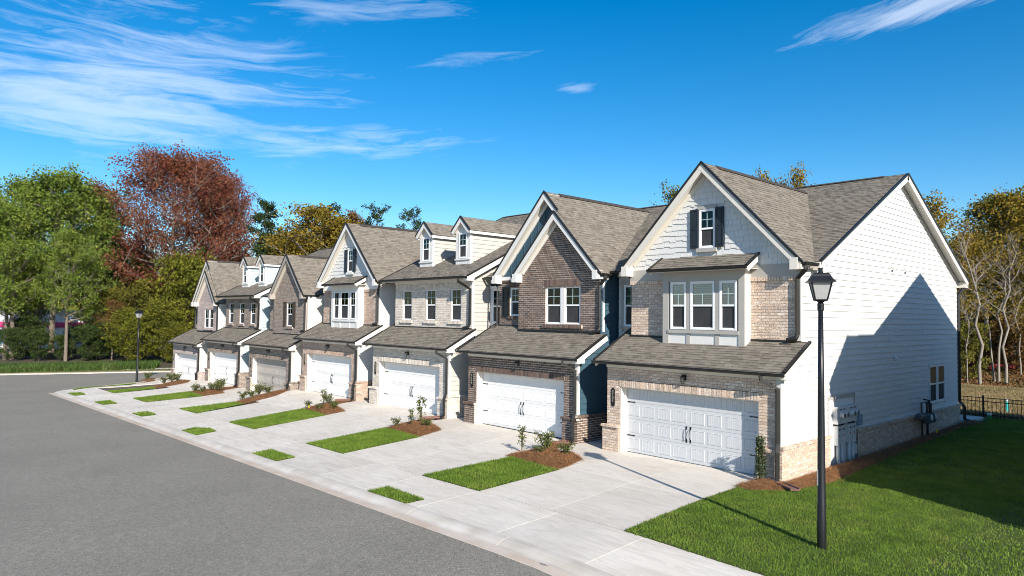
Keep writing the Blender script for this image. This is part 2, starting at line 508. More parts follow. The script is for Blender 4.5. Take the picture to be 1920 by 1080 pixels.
def shakes(parent, m, z0, z1, span, yface, holes=(), expo=.19, single=300):
    rnd = random.Random(int(z0*100)+len(holes))
    n = round((z1-z0)/expo); p = (z1-z0)/n; lst = []
    for r in range(n):
        za, zb = z0+r*p, z0+(r+1)*p
        a, b = span(zb-.06)
        if b-a < .1: continue
        hs = [(h[0], h[1]) for h in holes if h[2] < zb and h[3] > za+.04]
        for c, d in cut((a, b), hs):
            x = c
            while x < d-.02:
                w = rnd.choice((.13,.17,.2,.24,.27)); e = min(x+w, d)
                if d-e < .07: e = d
                lst.append((x+.003, e-.003, za-rnd.choice((0,.018,.035,.05)), zb+.02)); x = e
    for i, (a, b, za, zb) in enumerate(lst):
        o = put('shingle', board_unit(m), parent)
        o.location = (a, yface, za); o.scale = (b-a, .034, zb-za)

# ------------------------------------------------------------------ roof planes
SHU = {}
def clip_poly(P, a, b, c):
    """keep a*x+b*y+c >= 0"""
    out = []
    for i in range(len(P)):
        p, q = P[i], P[(i+1) % len(P)]
        fp, fq = a*p[0]+b*p[1]+c, a*q[0]+b*q[1]+c
        if fp >= 0: out.append(p)
        if (fp >= 0) != (fq >= 0):
            t = fp/(fp-fq); out.append((p[0]+(q[0]-p[0])*t, p[1]+(q[1]-p[1])*t))
    return out
def roof_plane(roof, pts, thick=.10, single=0, shing=True, deck=None, edge=True):
    """pts: planar convex polygon, counter-clockwise seen from above/outside; first edge is the eave"""
    P = [Vector(p) for p in pts]
    n = (P[1]-P[0]).cross(P[2]-P[0]).normalized()
    if n.z < 0: P.reverse(); n = -n
    up = Vector((0,0,1)); v = (up-n*up.dot(n)).normalized(); u = v.cross(n).normalized()
    o = min(P, key=lambda q: q.dot(v))
    W = deck if deck is not None else MB()
    W.prism([p-n*thick for p in P], n*(thick-.004))
    if not shing: return n
    Q = [((p-o).dot(u), (p-o).dot(v)) for p in P]
    A = sum(Q[i][0]*Q[(i+1)%len(Q)][1]-Q[(i+1)%len(Q)][0]*Q[i][1] for i in range(len(Q)))
    if A < 0: Q.reverse()
    E = []
    for i in range(len(Q)):
        (x0, y0), (x1, y1) = Q[i], Q[(i+1) % len(Q)]
        a, b = -(y1-y0), (x1-x0); L = math.hypot(a, b)
        if L < 1e-6: continue
        E.append((a/L, b/L, -(a*x0+b*y0)/L))
    umin, umax = min(q[0] for q in Q), max(q[0] for q in Q); vmax = max(q[1] for q in Q)
    rnd = random.Random(int(abs(o.x*131+o.y*17+o.z*7)*100))
    joined = MB(); ex = .142; lst = []
    r = 0
    while r*ex < vmax-.01:
        va, vb = r*ex, (r+1)*ex
        x = umin-rnd.uniform(0, .3)
        while x < umax:
            w = rnd.choice((.11,.15,.19,.24,.30)); lift = rnd.choice((.008,.016,.020))
            poly = [(x, va), (x+w-.004, va), (x+w-.004, vb+.01), (x, vb+.01)]
            full = True
            for (a, b, c) in E:
                if min(a*q[0]+b*q[1]+c for q in poly) < -.012:
                    full = False; poly = clip_poly(poly, a, b, c+.012)
                    if len(poly) < 3: break
            if len(poly) >= 3:
                lst.append((poly, va, vb, lift, full))
            x += w
        r += 1
    for i, (poly, va, vb, lift, full) in enumerate(lst):
        def P3(q):
            h = lift*(1-.85*(q[1]-va)/(vb-va)); return o+u*q[0]+v*q[1]+n*h
        def P0(q): return o+u*q[0]+v*q[1]-n*.003
        if single and full and i < single:
            mb = MB(); b = Vector(o+u*poly[0][0]+v*va)
            T = [P3(q)-b for q in poly]; B_ = [P0(q)-b for q in poly]
            mb.poly(T)
            for k in (0, 1, 3): mb.quad(B_[k], B_[(k+1) % 4], T[(k+1) % 4], T[k])
            mb.build('shingle', SHING, roof, loc=b)
        else:
            T = [P3(q) for q in poly]; B_ = [P0(q) for q in poly]; m = len(poly); i0 = len(joined.v)
            joined.v += [tuple(p) for p in T]+[tuple(p) for p in B_]
            joined.f.append(tuple(range(i0, i0+m)))
            for k in range(m):
                j = (k+1) % m
                if poly[k][1] < va+1e-4 and poly[j][1] < va+1e-4 or abs(poly[k][0]-poly[j][0]) < 1e-4:
                    joined.f.append((i0+m+k, i0+m+j, i0+j, i0+k))
    if joined.f: joined.build('shingles', SHING, roof, kind='stuff')
    return n
def rake(mb_trim, mb_edge, p0, p1, out, h=.2, t=.035, top=None):
    """white rake board under the roof edge from p0 (low) to p1 (high) and a dark drip edge; out = outward unit vector"""
    p0, p1, out = Vector(p0), Vector(p1), Vector(out)
    d = (p1-p0).normalized(); dn = Vector((0,0,-1)); dn = (dn-d*dn.dot(d)).normalized()
    mb_trim.beam(p0+dn*.03-out*t, p1+dn*.03-out*t, out, dn, t, h)
    mb_edge.beam(p0-dn*.036-out*.05, p1-dn*.036-out*.05, out, dn, .08, .066)
def gutter(house, x0, x1, y, z, facing='front'):
    """K-style gutter along the eave: open top, rolled lip"""
    mb = MB()
    pr = [(0,0),(-.075,0),(-.105,.036),(-.11,.083),(-.122,.087),(-.122,.095),(-.10,.095),(-.095,.045),(-.068,.010),(-.01,.010),(-.01,.088),(0,.088)]
    pts = [(x0, y+a, z-.088+b) for a, b in pr]
    mb.prism(pts, (x1-x0, 0, 0))
    for x in (x0, x1-.006): mb.prism([(x, y, z-.087), (x, y-.075, z-.087), (x, y-.107, z-.05), (x, y-.112, z), (x, y, z)], (.006,0,0))
    return mb.build('gutter', BRONZE, house)
def downspout(house, path, w=.04, foot=True):
    mb = MB(); mb.tube(path, w*1.75, 4)
    o = mb.build('downspout', BRONZE, house)
    for p in path[2:-2]:
        pass
    # straps
    a, b = Vector(path[-3]) if len(path) > 4 else Vector(path[0]), Vector(path[-2])
    return o

# ------------------------------------------------------------------ windows, shutters, doors
SLATS = {}
def window(house, x0, x1, z0, z1, y, facing='front', trim=None, tw=.09, blinds=True, grid=True, sill=None, depth=.07, fr=.05, name='window', dark=False, back=None, glass=None):
    """double-hung window. The frame's face lies at y - .0 (outer plane). Children: panes, grid bars, blind, trim."""
    W, H = x1-x0, z1-z0; mid = H*.5
    mb = MB()
    f = fr; d = depth
    mb.box(0, W, 0, d, 0, f); mb.box(0, W, 0, d, H-f, H); mb.box(0, f, 0, d, f, H-f); mb.box(W-f, W, 0, d, f, H-f)
    # upper sash (outer), lower sash set back
    s = .028
    mb.box(f, W-f, .012, .045, mid-.03, mid+.03)
    mb.box(f, f+s, .014, .044, mid+.03, H-f-s); mb.box(W-f-s, W-f, .014, .044, mid+.03, H-f-s); mb.box(f, W-f, .014, .044, H-f-s, H-f)
    mb.box(f, f+s, .03, .062, f+s, mid-.03); mb.box(W-f-s, W-f, .03, .062, f+s, mid-.03); mb.box(f, W-f, .03, .062, f, f+s)
    win = mb.build(name, FRAME, house)
    if facing == 'front': win.location = (x0, y, z0)
    else: win.location = (y, x0, z0); win.rotation_euler = (0, 0, math.pi/2)
    a, b = f+s, W-f-s
    MB().box(a, b, .024, .03, mid+.03, H-f-s).build('pane', glass or GL_UP, win)
    MB().box(a, b, .044, .05, f+s, mid-.03).build('pane', GL_LO, win)
    if grid:
        g = MB(); zc = (mid+.03+H-f-s)/2
        g.box((a+b)/2-.009, (a+b)/2+.009, .018, .0235, mid+.03, H-f-s)
        g.box(a, (a+b)/2-.009, .018, .0235, zc-.009, zc+.009); g.box((a+b)/2+.009, b, .018, .0235, zc-.009, zc+.009)
        g.build('glazing_bar', GRID, win)
    bk = d+.035 if back is None else back
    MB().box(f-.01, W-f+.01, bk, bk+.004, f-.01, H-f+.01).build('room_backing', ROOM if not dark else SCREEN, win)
    if blinds and back is None:
        k = (round(W, 2), round(H, 2))
        if k not in SLATS:
            bm_ = MB(); z = H-f-.03
            bot = f+.02
            while z > bot:
                bm_.quad((a-.01, d-.004, z-.026), (b+.01, d-.004, z-.026), (b+.01, d+.010, z+.026), (a-.01, d+.010, z+.026)); z -= .058
            SLATS[k] = bm_.mesh('blind', BLIND)
        put('blind', SLATS[k], win, kind='stuff')
    if trim:
        t = MB(); w = tw
        t.box(-w, 0, -.02, .06, -w*.0, H); t.box(W, W+w, -.02, .06, 0, H)
        t.box(-w-.03, W+w+.03, -.032, .06, H, H+w*1.25); t.box(-w-.03, W+w+.03, -.045, .06, -w, 0)
        t.build('casing', trim, win)
    return win
def shutter(house, x0, x1, z0, z1, y, m):
    W, H = x1-x0, z1-z0; t = .045; f = W*.17; mid = H*.5
    mb = MB()
    mb.box(0, f, 0, t, 0, H); mb.box(W-f, W, 0, t, 0, H)
    for a, b in ((0, f*1.3), (mid-f*.6, mid+f*.6), (H-f*1.3, H)): mb.box(f, W-f, .001, t-.001, a, b)
    for a, b in ((f*1.3, mid-f*.6), (mid+f*.6, H-f*1.3)):
        mb.box(f, W-f, .022, t-.002, a, b)
        mb.prism([(f+.02, .022, a+.02), (W-f-.02, .022, a+.02), (W-f-.02, .022, b-.02), (f+.02, .022, b-.02)], (0, -.012, 0))
    return mb.build('shutter', m, house, loc=(x0, y-t, z0))
PANELS = {}
def garage_door(house, m, x0=0.0, x1=4.95, z1=2.24, y=.28, pull='pair'):
    W = x1-x0; H = z1
    mb = MB(); sec = H/4
    for r in range(4): mb.box(0, W, 0, .05, r*sec+.004, (r+1)*sec-.004)
    mb.box(0, W, .012, .05, 0, H)
    door = mb.build('garage_door', m, house, loc=(x0, y, .012))
    if m.name not in PANELS:
        pw, ph = .475, .36
        p = MB(); e = .022
        # moulded ring then beaded boards
        ring_o = [(0,0),(pw,0),(pw,ph),(0,ph)]; ring_i = [(e,e),(pw-e,e),(pw-e,ph-e),(e,ph-e)]; top = [(e*.5,e*.5),(pw-e*.5,e*.5),(pw-e*.5,ph-e*.5),(e*.5,ph-e*.5)]
        for k in range(4):
            j = (k+1) % 4
            a, b = ring_o[k], ring_o[j]; c, d = top[j], top[k]
            p.quad((a[0],0,a[1]), (b[0],0,b[1]), (c[0],-.011,c[1]), (d[0],-.011,d[1]))
            a, b = top[k], top[j]; c, d = ring_i[j], ring_i[k]
            p.quad((a[0],-.011,a[1]), (b[0],-.011,b[1]), (c[0],.001,c[1]), (d[0],.001,d[1]))
        nb = 7; bw = (pw-2*e)/nb
        for k in range(nb):
            xa = e+k*bw
            p.quad((xa+.006,-.006,e),(xa+bw-.006,-.006,e),(xa+bw-.006,-.006,ph-e),(xa+.006,-.006,ph-e))
            p.quad((xa,.001,e),(xa+.006,-.006,e),(xa+.006,-.006,ph-e),(xa,.001,ph-e))
            p.quad((xa+bw-.006,-.006,e),(xa+bw,.001,e),(xa+bw,.001,ph-e),(xa+bw-.006,-.006,ph-e))
        PANELS[m.name] = p.mesh('door_panel_unit', m)
    gw = (W-.06)/4
    for r in range(4):
        for g in range(4):
            for k in range(2):
                xx = .03+g*gw+.075+k*(.475+.10)+(.02 if g > 1 else 0)
                put('door_panel', PANELS[m.name], door, loc=(xx, -.001, r*sec+(sec-.36)/2))
    # strap hinges and pull handles
    for zz in (sec*1, sec*3):
        for sx in (0, 1):
            h = MB(); L = .40
            pts = [(0,0,-.02),(L*.8,0,-.013),(L*.86,0,-.026),(L,0,0),(L*.86,0,.026),(L*.8,0,.013),(0,0,.02)]
            h.prism(pts, (0,-.012,0))
            o = h.build('strap_hinge', BLACK, door, loc=(.01 if not sx else W-.01, -.002 if not sx else -.011, zz))
            if sx: o.rotation_euler = (0, 0, math.pi)
    if pull:
        for sx in ((-1, 1) if pull == 'pair' else (1,)):
            h = MB(); x = sx*.075
            h.tube([(x,0,-.19),(x,-.05,-.16),(x-sx*.02,-.065,0),(x,-.05,.16),(x,0,.19)], .011, 5)
            for zz in (-.2, .2): h.prism([(x-.025,0,zz-.05),(x+.025,0,zz-.05),(x+.018,0,zz),(x+.035,0,zz+.02),(x,0,zz+.06),(x-.035,0,zz+.02),(x-.018,0,zz)], (0,-.01,0))
            h.build('pull_handle', BLACK, door, loc=(W/2, -.002, sec*1.55))
    return door
def wall_light(house, x, y, z):
    mb = MB()
    mb.box(-.06, .06, -.02, 0, -.06, .12)
    mb.tube([(0,-.01,.08),(0,-.07,.11),(0,-.13,.08)], .013, 5)
    c = (0,-.13,0)
    mb.prism([(-.075,-.205,.04),(.075,-.205,.04),(.075,-.055,.04),(-.075,-.055,.04)], (0,0,.012))
    mb.lathe([(.085,.05),(.05,.09),(.02,.10),(.012,.14)], 4, c)
    mb.lathe([(.055,-.15),(.06,-.135)], 4, c)
    for q in range(4):
        an = math.pi/2*q; mb.tube([(c[0]+.056*math.cos(an), c[1]+.056*math.sin(an), -.14), (c[0]+.08*math.cos(an), c[1]+.08*math.sin(an), .045)], .007, 4)
    o = mb.build('wall_light', BLACK, house, loc=(x, y, z))
    MB().lathe([(.048,-.135),(.068,.04)], 4, c).build('glass', GL_LAMP, o)
    return o
FONT = {}
def digits(parent, txt, x, y, z, size, m, step):
    for i, ch in enumerate(txt):
        if ch not in FONT:
            cu_ = bpy.data.curves.new('digit', 'FONT'); cu_.body = ch; cu_.size = 1.0; cu_.extrude = .02; cu_.align_x = 'CENTER'; cu_.resolution_u = 2
            t = bpy.data.objects.new('digit', cu_); COL.objects.link(t)
            bpy.context.view_layer.update()
            me = bpy.data.meshes.new_from_object(t.evaluated_get(bpy.context.evaluated_depsgraph_get()))
            bpy.data.objects.remove(t); me.materials.clear(); me.materials.append(m); FONT[ch] = me
        o = put('digit', FONT[ch], parent, loc=(x, y, z-i*step))
        o.scale = (size,)*3; o.rotation_euler = (math.pi/2, 0, 0)
def plaque(house, x, z0, z1, y, num):
    H = z1-z0; w = .075
    pts = [(-w,0,.06),(-.03,0,0),(.03,0,0),(w,0,.06),(w,0,H-.06),(.03,0,H),(-.03,0,H),(-w,0,H-.06)]
    mb = MB().prism(pts, (0,-.02,0))
    o = mb.build('number_plaque', BLACK, house, loc=(x, y, z0))
    digits(o, num, 0, -.021, H-.15, .12, BRASS, .105)
    return o
BRASS = mat('pale_digit', (.62,.58,.48), .4, .1, 8)
SD_TAUPE = mat('taupe_paint', (.36,.33,.30), .6, .08, 2.0)
# ------------------------------------------------------------------ townhouses
YM, ZM, RY, RZ = 1.85, 6.2, 9.12, 9.83      # main roof: front eave, ridge
MS = (RZ-ZM)/(RY-YM)
XR, XL = 5.58, -.54                        # right wall plane, left edge of the projecting bay
def roof_obj(house): return put('roof', bpy.data.meshes.new('roof'), house)
def finish_roof(ro, deck, soff=None):
    ro.data = deck.mesh('roof', DECK)
    if soff and soff.f: soff.build('soffit', SOFF, ro)
def plane_with_soffit(ro, deck, soff, pts, **k):
    n = roof_plane(ro, pts, deck=deck, **k)
    P = [Vector(p) for p in pts]
    soff.prism([p-n*.125 for p in P], n*.024)
def apex_cap(t, e, gx, yf, za, sl_, h):
    L_ = math.sqrt(1+sl_*sl_); a_ = h*sl_/L_+.02
    t.prism([(gx,yf-.009,za-.03*L_),(gx-a_,yf-.009,za-.03*L_-a_*sl_),(gx,yf-.009,za-(.03+h)*L_+.004),(gx+a_,yf-.009,za-.03*L_-a_*sl_)], (0,.03,0))
    e.prism([(gx,yf-.038,za+.036*L_),(gx-.06,yf-.038,za+.036*L_-.06*sl_),(gx,yf-.038,za-.032*L_),(gx+.06,yf-.038,za+.036*L_-.06*sl_)], (0,.07,0))
def cross_gable(house, gx, hw, ze, za, yf, yw, trim, yb=None, right_gutter=True, left_gutter=False, shing=True, ret=(1, 1), vent=True, rz=None):
    ro = roof_obj(house); deck, soff = MB(), MB()
    if yb is None: yb = YM+(za-ZM)/MS
    ye = max(yf+.35, YM+(ze-ZM)/MS)
    plane_with_soffit(ro, deck, soff, [(gx+hw,yf,ze),(gx+hw,ye,ze),(gx,yb,za),(gx,yf,za)], shing=shing)
    plane_with_soffit(ro, deck, soff, [(gx-hw,ye,ze),(gx-hw,yf,ze),(gx,yf,za),(gx,yb,za)], shing=shing)
    finish_roof(ro, deck, soff)
    t, e = MB(), MB()
    for s in (-1, 1):
        k_ = 1 if (s < 0 or rz is None) else (za-rz)/(za-ze)
        rake(t, e, (gx+s*hw*k_, yf-.005, za-(za-ze)*k_), (gx, yf-.005, za+.0), (0,-1,0), h=.18)
        if ret[0 if s < 0 else 1]:
            x0, x1 = sorted((gx+s*(hw-.10), gx+s*(hw-.34)))
            t.box(x0, x1, yf-.05, yw-.006, ze-.21, ze+.13)
        x0, x1 = sorted((gx+s*(hw-.02), gx+s*(hw-.105)))
        t.box(x0, x1, yf-.03, yw-.004, ze-.20, ze-.06)
    sl_ = (za-ze)/hw; L_ = math.sqrt(1+sl_*sl_)
    apex_cap(t, e, gx, yf, za, sl_, .18)
    t.build_each('rake_board', trim, house)
    fz = MB()
    for s in (-1, 1):
        lo = Vector((gx+s*(hw-.33), yw-.028, ze+.33*sl_-.15)); hi = Vector((gx, yw-.028, za-.15*L_+.0)); d_ = (hi-lo).normalized(); dn = Vector((0,0,-1)); dn = (dn-d_*dn.dot(d_)).normalized()
        fz.beam(lo, hi, (0,1,0), dn, .07 if s < 0 else .066, .13)
    fz.build_each('frieze_board', trim, house)
    e.build_each('drip_edge', BRONZE, house)
    if vent: MB().prism([(gx-.15,yf+.85,za-.10),(gx+.15,yf+.85,za-.10),(gx+.14,yf+.85,za-.06),(gx,yf+.85,za+.042),(gx-.14,yf+.85,za-.06)], (0,yb-yf-1.1,0)).build('ridge_vent', RIDGE, ro)
    sl = (za-ze)/hw
    def span(z, off=0.0):
        w = (za-.15-z)/sl-off
        return (gx-w, gx+w) if w > 0 else (gx, gx)
    if right_gutter:
        g = gutter(house, yf+.02, ye+.05, -(gx+hw), ze); g.rotation_euler = (0,0,math.pi/2)
    if left_gutter:
        g = gutter(house, -ye-.05, -yf-.02, gx-hw, ze); g.rotation_euler = (0,0,-math.pi/2)
    return span
def box_part(house, name, m, *b): return MB().box(*b).build(name, m, house)

def townhouse(idx, loc, kind, sd, br, trim, rakem, doorm, label, num, shut=NAVY, end=False, single=0, lead=False, gable_dx=0.0, pull='pair', group='row of attached townhouses'):
    h = thing('townhouse', label, 'townhouse', loc, group=group)
    S = SD[sd]; near = idx in (1, 2, 3, 4)
    # ---------- cores
    core = MB()
    core.box(-1.88, XR-.01, 2.32, 15.88, -1.2, 6.1)
    core.box(XL+.02, XR-.01, .34, 2.32, -1.2, 3.18)
    core.box(XL+.03, XR-.01, {'A':1.40,'C':1.52,'B':1.9,'D':1.52}[kind], 2.32, 3.18, 6.08)
    core.prism([(XR-.2,.03,2.8),(XR-.2,.03,2.98),(XR-.2,1.5,3.74),(XR-.2,1.5,2.8)], (.19,0,0))
    ee = .0
    z0c = 10.3 if kind == 'C' else RZ
    y0c, s_c = (.75, .49) if kind == 'C' else (YM, MS)
    for x in ((XR-.2,) if not end else (XR-.2,)):
        core.prism([(x,y0c+.35,6.05),(x,RY,z0c-.2),(x,2*RY-y0c-.35,6.05)], (.19,0,0))
    core.prism([(-1.2,y0c+.35,6.05),(-1.2,RY,z0c-.2),(-1.2,2*RY-y0c-.35,6.05)], (.19,0,0))
    wall = core.build('wall', S, h)
    # ---------- garage front
    yG = 0.0
    holes = [(0,4.95,-1,2.40)]
    gw = brickwork(h, 'garage_front_wall', br, 0.0, 2.86, lambda z: (XL, XR-.1), holes, yG, .33, single=single)
    soldier(h, 'door_lintel', br, -.02, 4.97, 2.17, 2.39, yG, .30, single=near)
    for a, b in ((-.66, -.004), (4.954, XR+.10)):
        brickwork(h, 'pilaster_base', br, -.55 if a > 4 and not lead else -.3, .80, lambda z, a=a, b=b: (a, b), (), -.10, .101, single=0)
        soldier(h, 'pilaster_cap', br, a-.035, b+.035, .80, .875, -.145, .14, single=near)
    j = MB(); j.box(0,.03,.02,.28,-.05,2.17); j.box(4.92,4.95,.02,.28,-.05,2.17); j.box(.03,4.92,.02,.28,2.14,2.17)
    j.box(.03,.10,.20,.275,-.05,2.14); j.box(4.85,4.92,.20,.275,-.05,2.14)
    j.build('door_jamb', JAMB, h)
    garage_door(h, doorm, 0.03, 4.92, 2.20, .28, pull)
    box_part(h, 'frieze_board', trim if idx != 1 else SOFF, XL-.02, XR-.0, -.03, .0, 2.79, 2.90)
    wall_light(h, 2.52, -.0, 2.62)
    if num: plaque(h, -.285, 1.48, 2.10, -.003, num)
    # garage roof
    ro = roof_obj(h); deck, soff = MB(), MB()
    g0, gs = (-.3, 3.02), .52
    zt = lambda y: g0[1]+gs*(y-g0[0])
    plane_with_soffit(ro, deck, soff, [(-.88,g0[0],g0[1]),(5.85,g0[0],g0[1]),(5.85,1.24,zt(1.24)),(-.88,1.24,zt(1.24))], single=300 if idx == 1 else 0)
    plane_with_soffit(ro, deck, soff, [(-.88,1.244,zt(1.244)),(XL-.0,1.244,zt(1.244)),(XL,2.2,zt(2.2)),(-.88,2.2,zt(2.2))])
    if kind == 'B': plane_with_soffit(ro, deck, soff, [(XL,1.244,zt(1.244)),(1.0,1.244,zt(1.244)),(1.0,1.75,zt(1.75)),(XL,1.75,zt(1.75))])
    soff.box(-.88, 5.82, -.29, -.001, 2.902, 2.918)
    finish_roof(ro, deck, soff)
    box_part(h, 'fascia_board', trim if idx != 1 else SOFF, -.88, 5.85, -.325, -.295, 2.905, 3.0)
    gutter(h, -.90, 5.87, -.327, 3.0)
    t, e = MB(), MB()
    rake(t, e, (5.855,g0[0]-.02,g0[1]), (5.855,1.28,zt(1.28)), (1,0,0), h=.2)
    t.box(5.625, 5.84, -.293, .12, 2.83, 3.0)
    rake(t, e, (-.885,g0[0]-.02,g0[1]), (-.885,2.2,zt(2.2)), (-1,0,0), h=.2)
    # second trim line on the side wall below the rake
    t.beam((XR+.004,.06,2.86), (XR+.004,1.26,3.49), (1,0,0), (0,-.46,.888), .025, .14)
    t.build_each('rake_board', trim if idx != 1 else SOFF, h); e.build_each('drip_edge', BRONZE, h)
    downspout(h, [(5.22,-.39,2.90),(5.22,-.39,2.80),(XR-.03,-.075,2.56),(XR-.03,-.075,1.06),(XR+.03,-.23,.84),(XR+.03,-.23,.16),(XR+.12,-.44,.07)])
    # ---------- right side wall
    y_end = 15.88 if end else 2.3
    def side_span(z):
        if z < 2.9: return (.02, y_end)
        if z < 3.62: return (max(.02, (z-2.98)/gs-.3+.1), y_end)
        if z < 6.1: return (1.26 if kind != 'D' else 1.0, y_end)
        lo = y0c+(z+.13-ZM)/s_c
        hi = 2*RY-y0c-(z+.13-ZM)/s_c if end else min(RY, lo+4.5)
        return (lo, hi) if hi > lo+.1 else None
    ztop = 9.72 if end else (8.6 if kind == 'C' else 6.1)
    shole = [(2.98,5.04,-1,2.03),(12.19,14.16,1.22,2.77)] if end else []
    sw = MB().box(XR-.009,XR-.002,2.3,2.31,1,1.1).build('side_wall', S, h)
    siding(sw, S, .98, ztop, side_span, XR, 'side', holes=shole)
    cb = MB(); cb.box(XR-.1,XR+.038,-.004,.012,.88,2.86); cb.box(XR+.001,XR+.038,.012,.11,.98,2.90)
    yU = {'A':1.22,'B':1.35,'C':1.25,'D':.95}[kind]
    cb.box(XR-.1,XR+.038,yU-.006,yU+.015,zt(yU)+.05,5.98); cb.box(XR+.001,XR+.038,yU+.015,yU+.11,zt(yU)+.05,5.98)
    cb.build_each('corner_board', WHITE if idx != 5 else SOFF, h)
    for a, b in (((-.10,2.98),(5.04,15.9)) if end else ((-.10,2.3),)):
        brickwork(h, 'wall_base', br, -.55, .90, lambda z, a=a, b=b: (a, b), (), XR+.10, .1, facing='side', single=60 if end else 0)
        soldier(h, 'base_cap', br, a-.03, b+.04, .90, .98, XR+.14, .14, facing='side', single=near)
    if end:
        t = MB(); t.box(XR-.01,XR+.02,2.985,3.06,.0,2.03); t.box(XR-.01,XR+.02,4.96,5.035,.0,2.03); t.box(XR-.01,XR+.03,2.985,5.035,2.03,2.12)
        t.build_each('panel_trim', GREYTRIM, h)
        box_part(h, 'meter_panel', WHITE, XR-.009, XR+.004, 3.06, 4.96, -.2, 2.03)
        for a, b in ((12.22,13.14),(13.20,14.12)):
            window(h, a, b, 1.25, 2.74, XR+.05, 'side', trim=None, grid=False, back=.054, depth=.058)
        for yy, zz in ((8.35,6.36),(9.65,6.36),(8.55,3.16)):
            v = MB(); v.prism([(0,-.09,.1),(0,.09,.1),(.02,.09,.1),(.02,-.09,.1)], (0,0,-.2))
            v.prism([(.02,-.08,.09),(.02,.08,.09),(.11,.08,-.05),(.11,-.08,-.05)], (0,0,-.03)); v.box(.02,.1,-.08,-.07,-.07,.0); v.box(.02,.1,.07,.08,-.07,.0)
            v.build('vent_hood', WHITE, h, loc=(XR+.012,yy,zz))
        downspout(h, [(XR+.20,16.15,6.05),(XR+.2,16.1,5.9),(XR+.05,15.97,5.6),(XR+.05,15.97,1.1),(XR+.23,15.97,.85),(XR+.23,15.97,.35),(XR+.42,15.97,.27)])
    # ---------- recess beside the bay
    rw = MB().box(-1.87,-.56,2.26,2.3,1,1.1).build('entry_wall', S, h)
    whole = [(-1.72,-.6,4.02,5.82)]
    if kind == 'A': shakes(rw, S, 3.0, 5.98, lambda z: (-1.9,XL), 2.30, whole)
    else: siding(rw, S, .0, 5.98, lambda z: (-1.9,XL), 2.30, 'front', holes=whole+[(-1.7,-.6,-1,2.2)])
    window(h, -1.60, -.72, 4.14, 5.68, 2.20, trim=(trim if idx == 1 else WHITE), tw=.11)
    d = MB().box(-1.62,-.72,2.24,2.30,.02,2.08).build('front_door', NAVY, h)
    box_part(h, 'frieze_board', SOFF, -1.9, XL, 2.2, 2.28, 5.98, 6.10)
    gutter(h, -1.9, -.86, YM-.03, ZM-.03)
    # ---------- main roof
    ro = roof_obj(h); deck, soff = MB(), MB()
    xa, xb = (-1.95, 5.92 if end else 5.58)
    if kind == 'B' and idx == 7: xa = -2.2
    plane_with_soffit(ro, deck, soff, [(xa,YM,ZM),(xb,YM,ZM),(xb,RY,RZ),(xa,RY,RZ)])
    plane_with_soffit(ro, deck, soff, [(xb,2*RY-YM,ZM),(xa,2*RY-YM,ZM),(xa,RY,RZ),(xb,RY,RZ)], shing=end)
    finish_roof(ro, deck, soff)
    MB().prism([(xa+.1,RY-.16,RZ-.03),(xa+.1,RY,RZ+.042),(xa+.1,RY+.16,RZ-.03)], ((xb-xa)-(.9 if end else .2),0,0)).build('ridge_vent', RIDGE, ro)
    if end:
        fz = MB()
        for s in (-1, 1):
            lo = Vector((XR+.002, RY+s*(RY-YM-.36), ZM+.36*MS-.15)); hi = Vector((XR+.002, RY, RZ-.15*1.118)); d_ = (hi-lo).normalized(); dn = Vector((0,0,-1)); dn = (dn-d_*dn.dot(d_)).normalized()
            fz.beam(lo, hi, (1,0,0), dn, .04 if s < 0 else .037, .17)
        fz.build_each('frieze_board', SOFF, h)
        t, e = MB(), MB()
        for s in (-1, 1):
            rake(t, e, (5.925, RY+s*(RY-YM), ZM), (5.925, RY, RZ), (1,0,0), h=.2)
            ya, yb_ = sorted((RY+s*(RY-YM+.02), RY+s*(RY-YM-.36)))
            t.box(XR+.01, 5.90, ya, yb_, ZM-.26, ZM-.03)
        t.build_each('rake_board', SOFF, h); e.build_each('drip_edge', BRONZE, h)
    # ---------- fronts
    if kind == 'A':
        span = cross_gable(h, 2.53, 3.27, 6.12, 9.46, .87, 1.22, rakem, left_gutter=False)
        y = 1.22
        gz = MB().prism([(-.4,y+.02,6.0),(5.45,y+.02,6.0),(5.45,y+.02,6.25),(2.53,y+.02,9.2),(-.4,y+.02,6.25)], (0,.2,0)).build('gable_wall', S, h)
        shakes(gz, S, 6.12, 9.3, lambda z: span(z, .02), y+.02, [(2.20,2.88,6.64,8.12),(1.93,3.17,6.72,8.04)])
        box_part(h, 'band_board', trim, XL-.0, XR+.02, y-.03, y+.02, 5.74, 6.12)
        for a, b in ((XL+.06,1.085),(4.025,XR-.11)): brickwork(h, 'upper_wall', br, 3.64, 5.62, lambda z, a=a, b=b: (a, b), (), y, .2)
        for a, b in ((XL+.02,1.085),(4.025,XR-.08)): soldier(h, 'brick_cap', br, a, b, 5.62, 5.74, y-.03, .2, single=near)
        w = window(h, 2.25, 2.83, 6.74, 8.0, y-.04, back=.054, depth=.055)
        box_part(h, 'window_head', trim, 2.19, 2.89, y-.055, y+.02, 8.003, 8.10)
        box_part(h, 'window_sill', trim, 2.17, 2.91, y-.085, y+.02, 6.61, 6.737)
        shutter(h, 1.94, 2.225, 6.74, 8.02, y-.03, shut); shutter(h, 2.86, 3.15, 6.74, 8.02, y-.03, shut)
        for a, b in ((XL,1.08),(4.03,XR-.1)): box_part(h, 'flashing', BRONZE, a, b, y-.035, y+.01, 3.70, 3.87)
        # bay
        yb = .87
        bay = MB(); bay.box(1.09, 4.02, yb+.16, 1.5, 3.4, 6.05); bay = bay.build('bay', trim, h)
        t = MB(); t.box(1.08, 1.31, yb, yb+.09, 3.55, 6.0); t.box(3.83, 4.03, yb, yb+.09, 3.55, 6.0); t.box(1.31, 3.83, yb+.01, yb+.09, 5.66, 6.0)
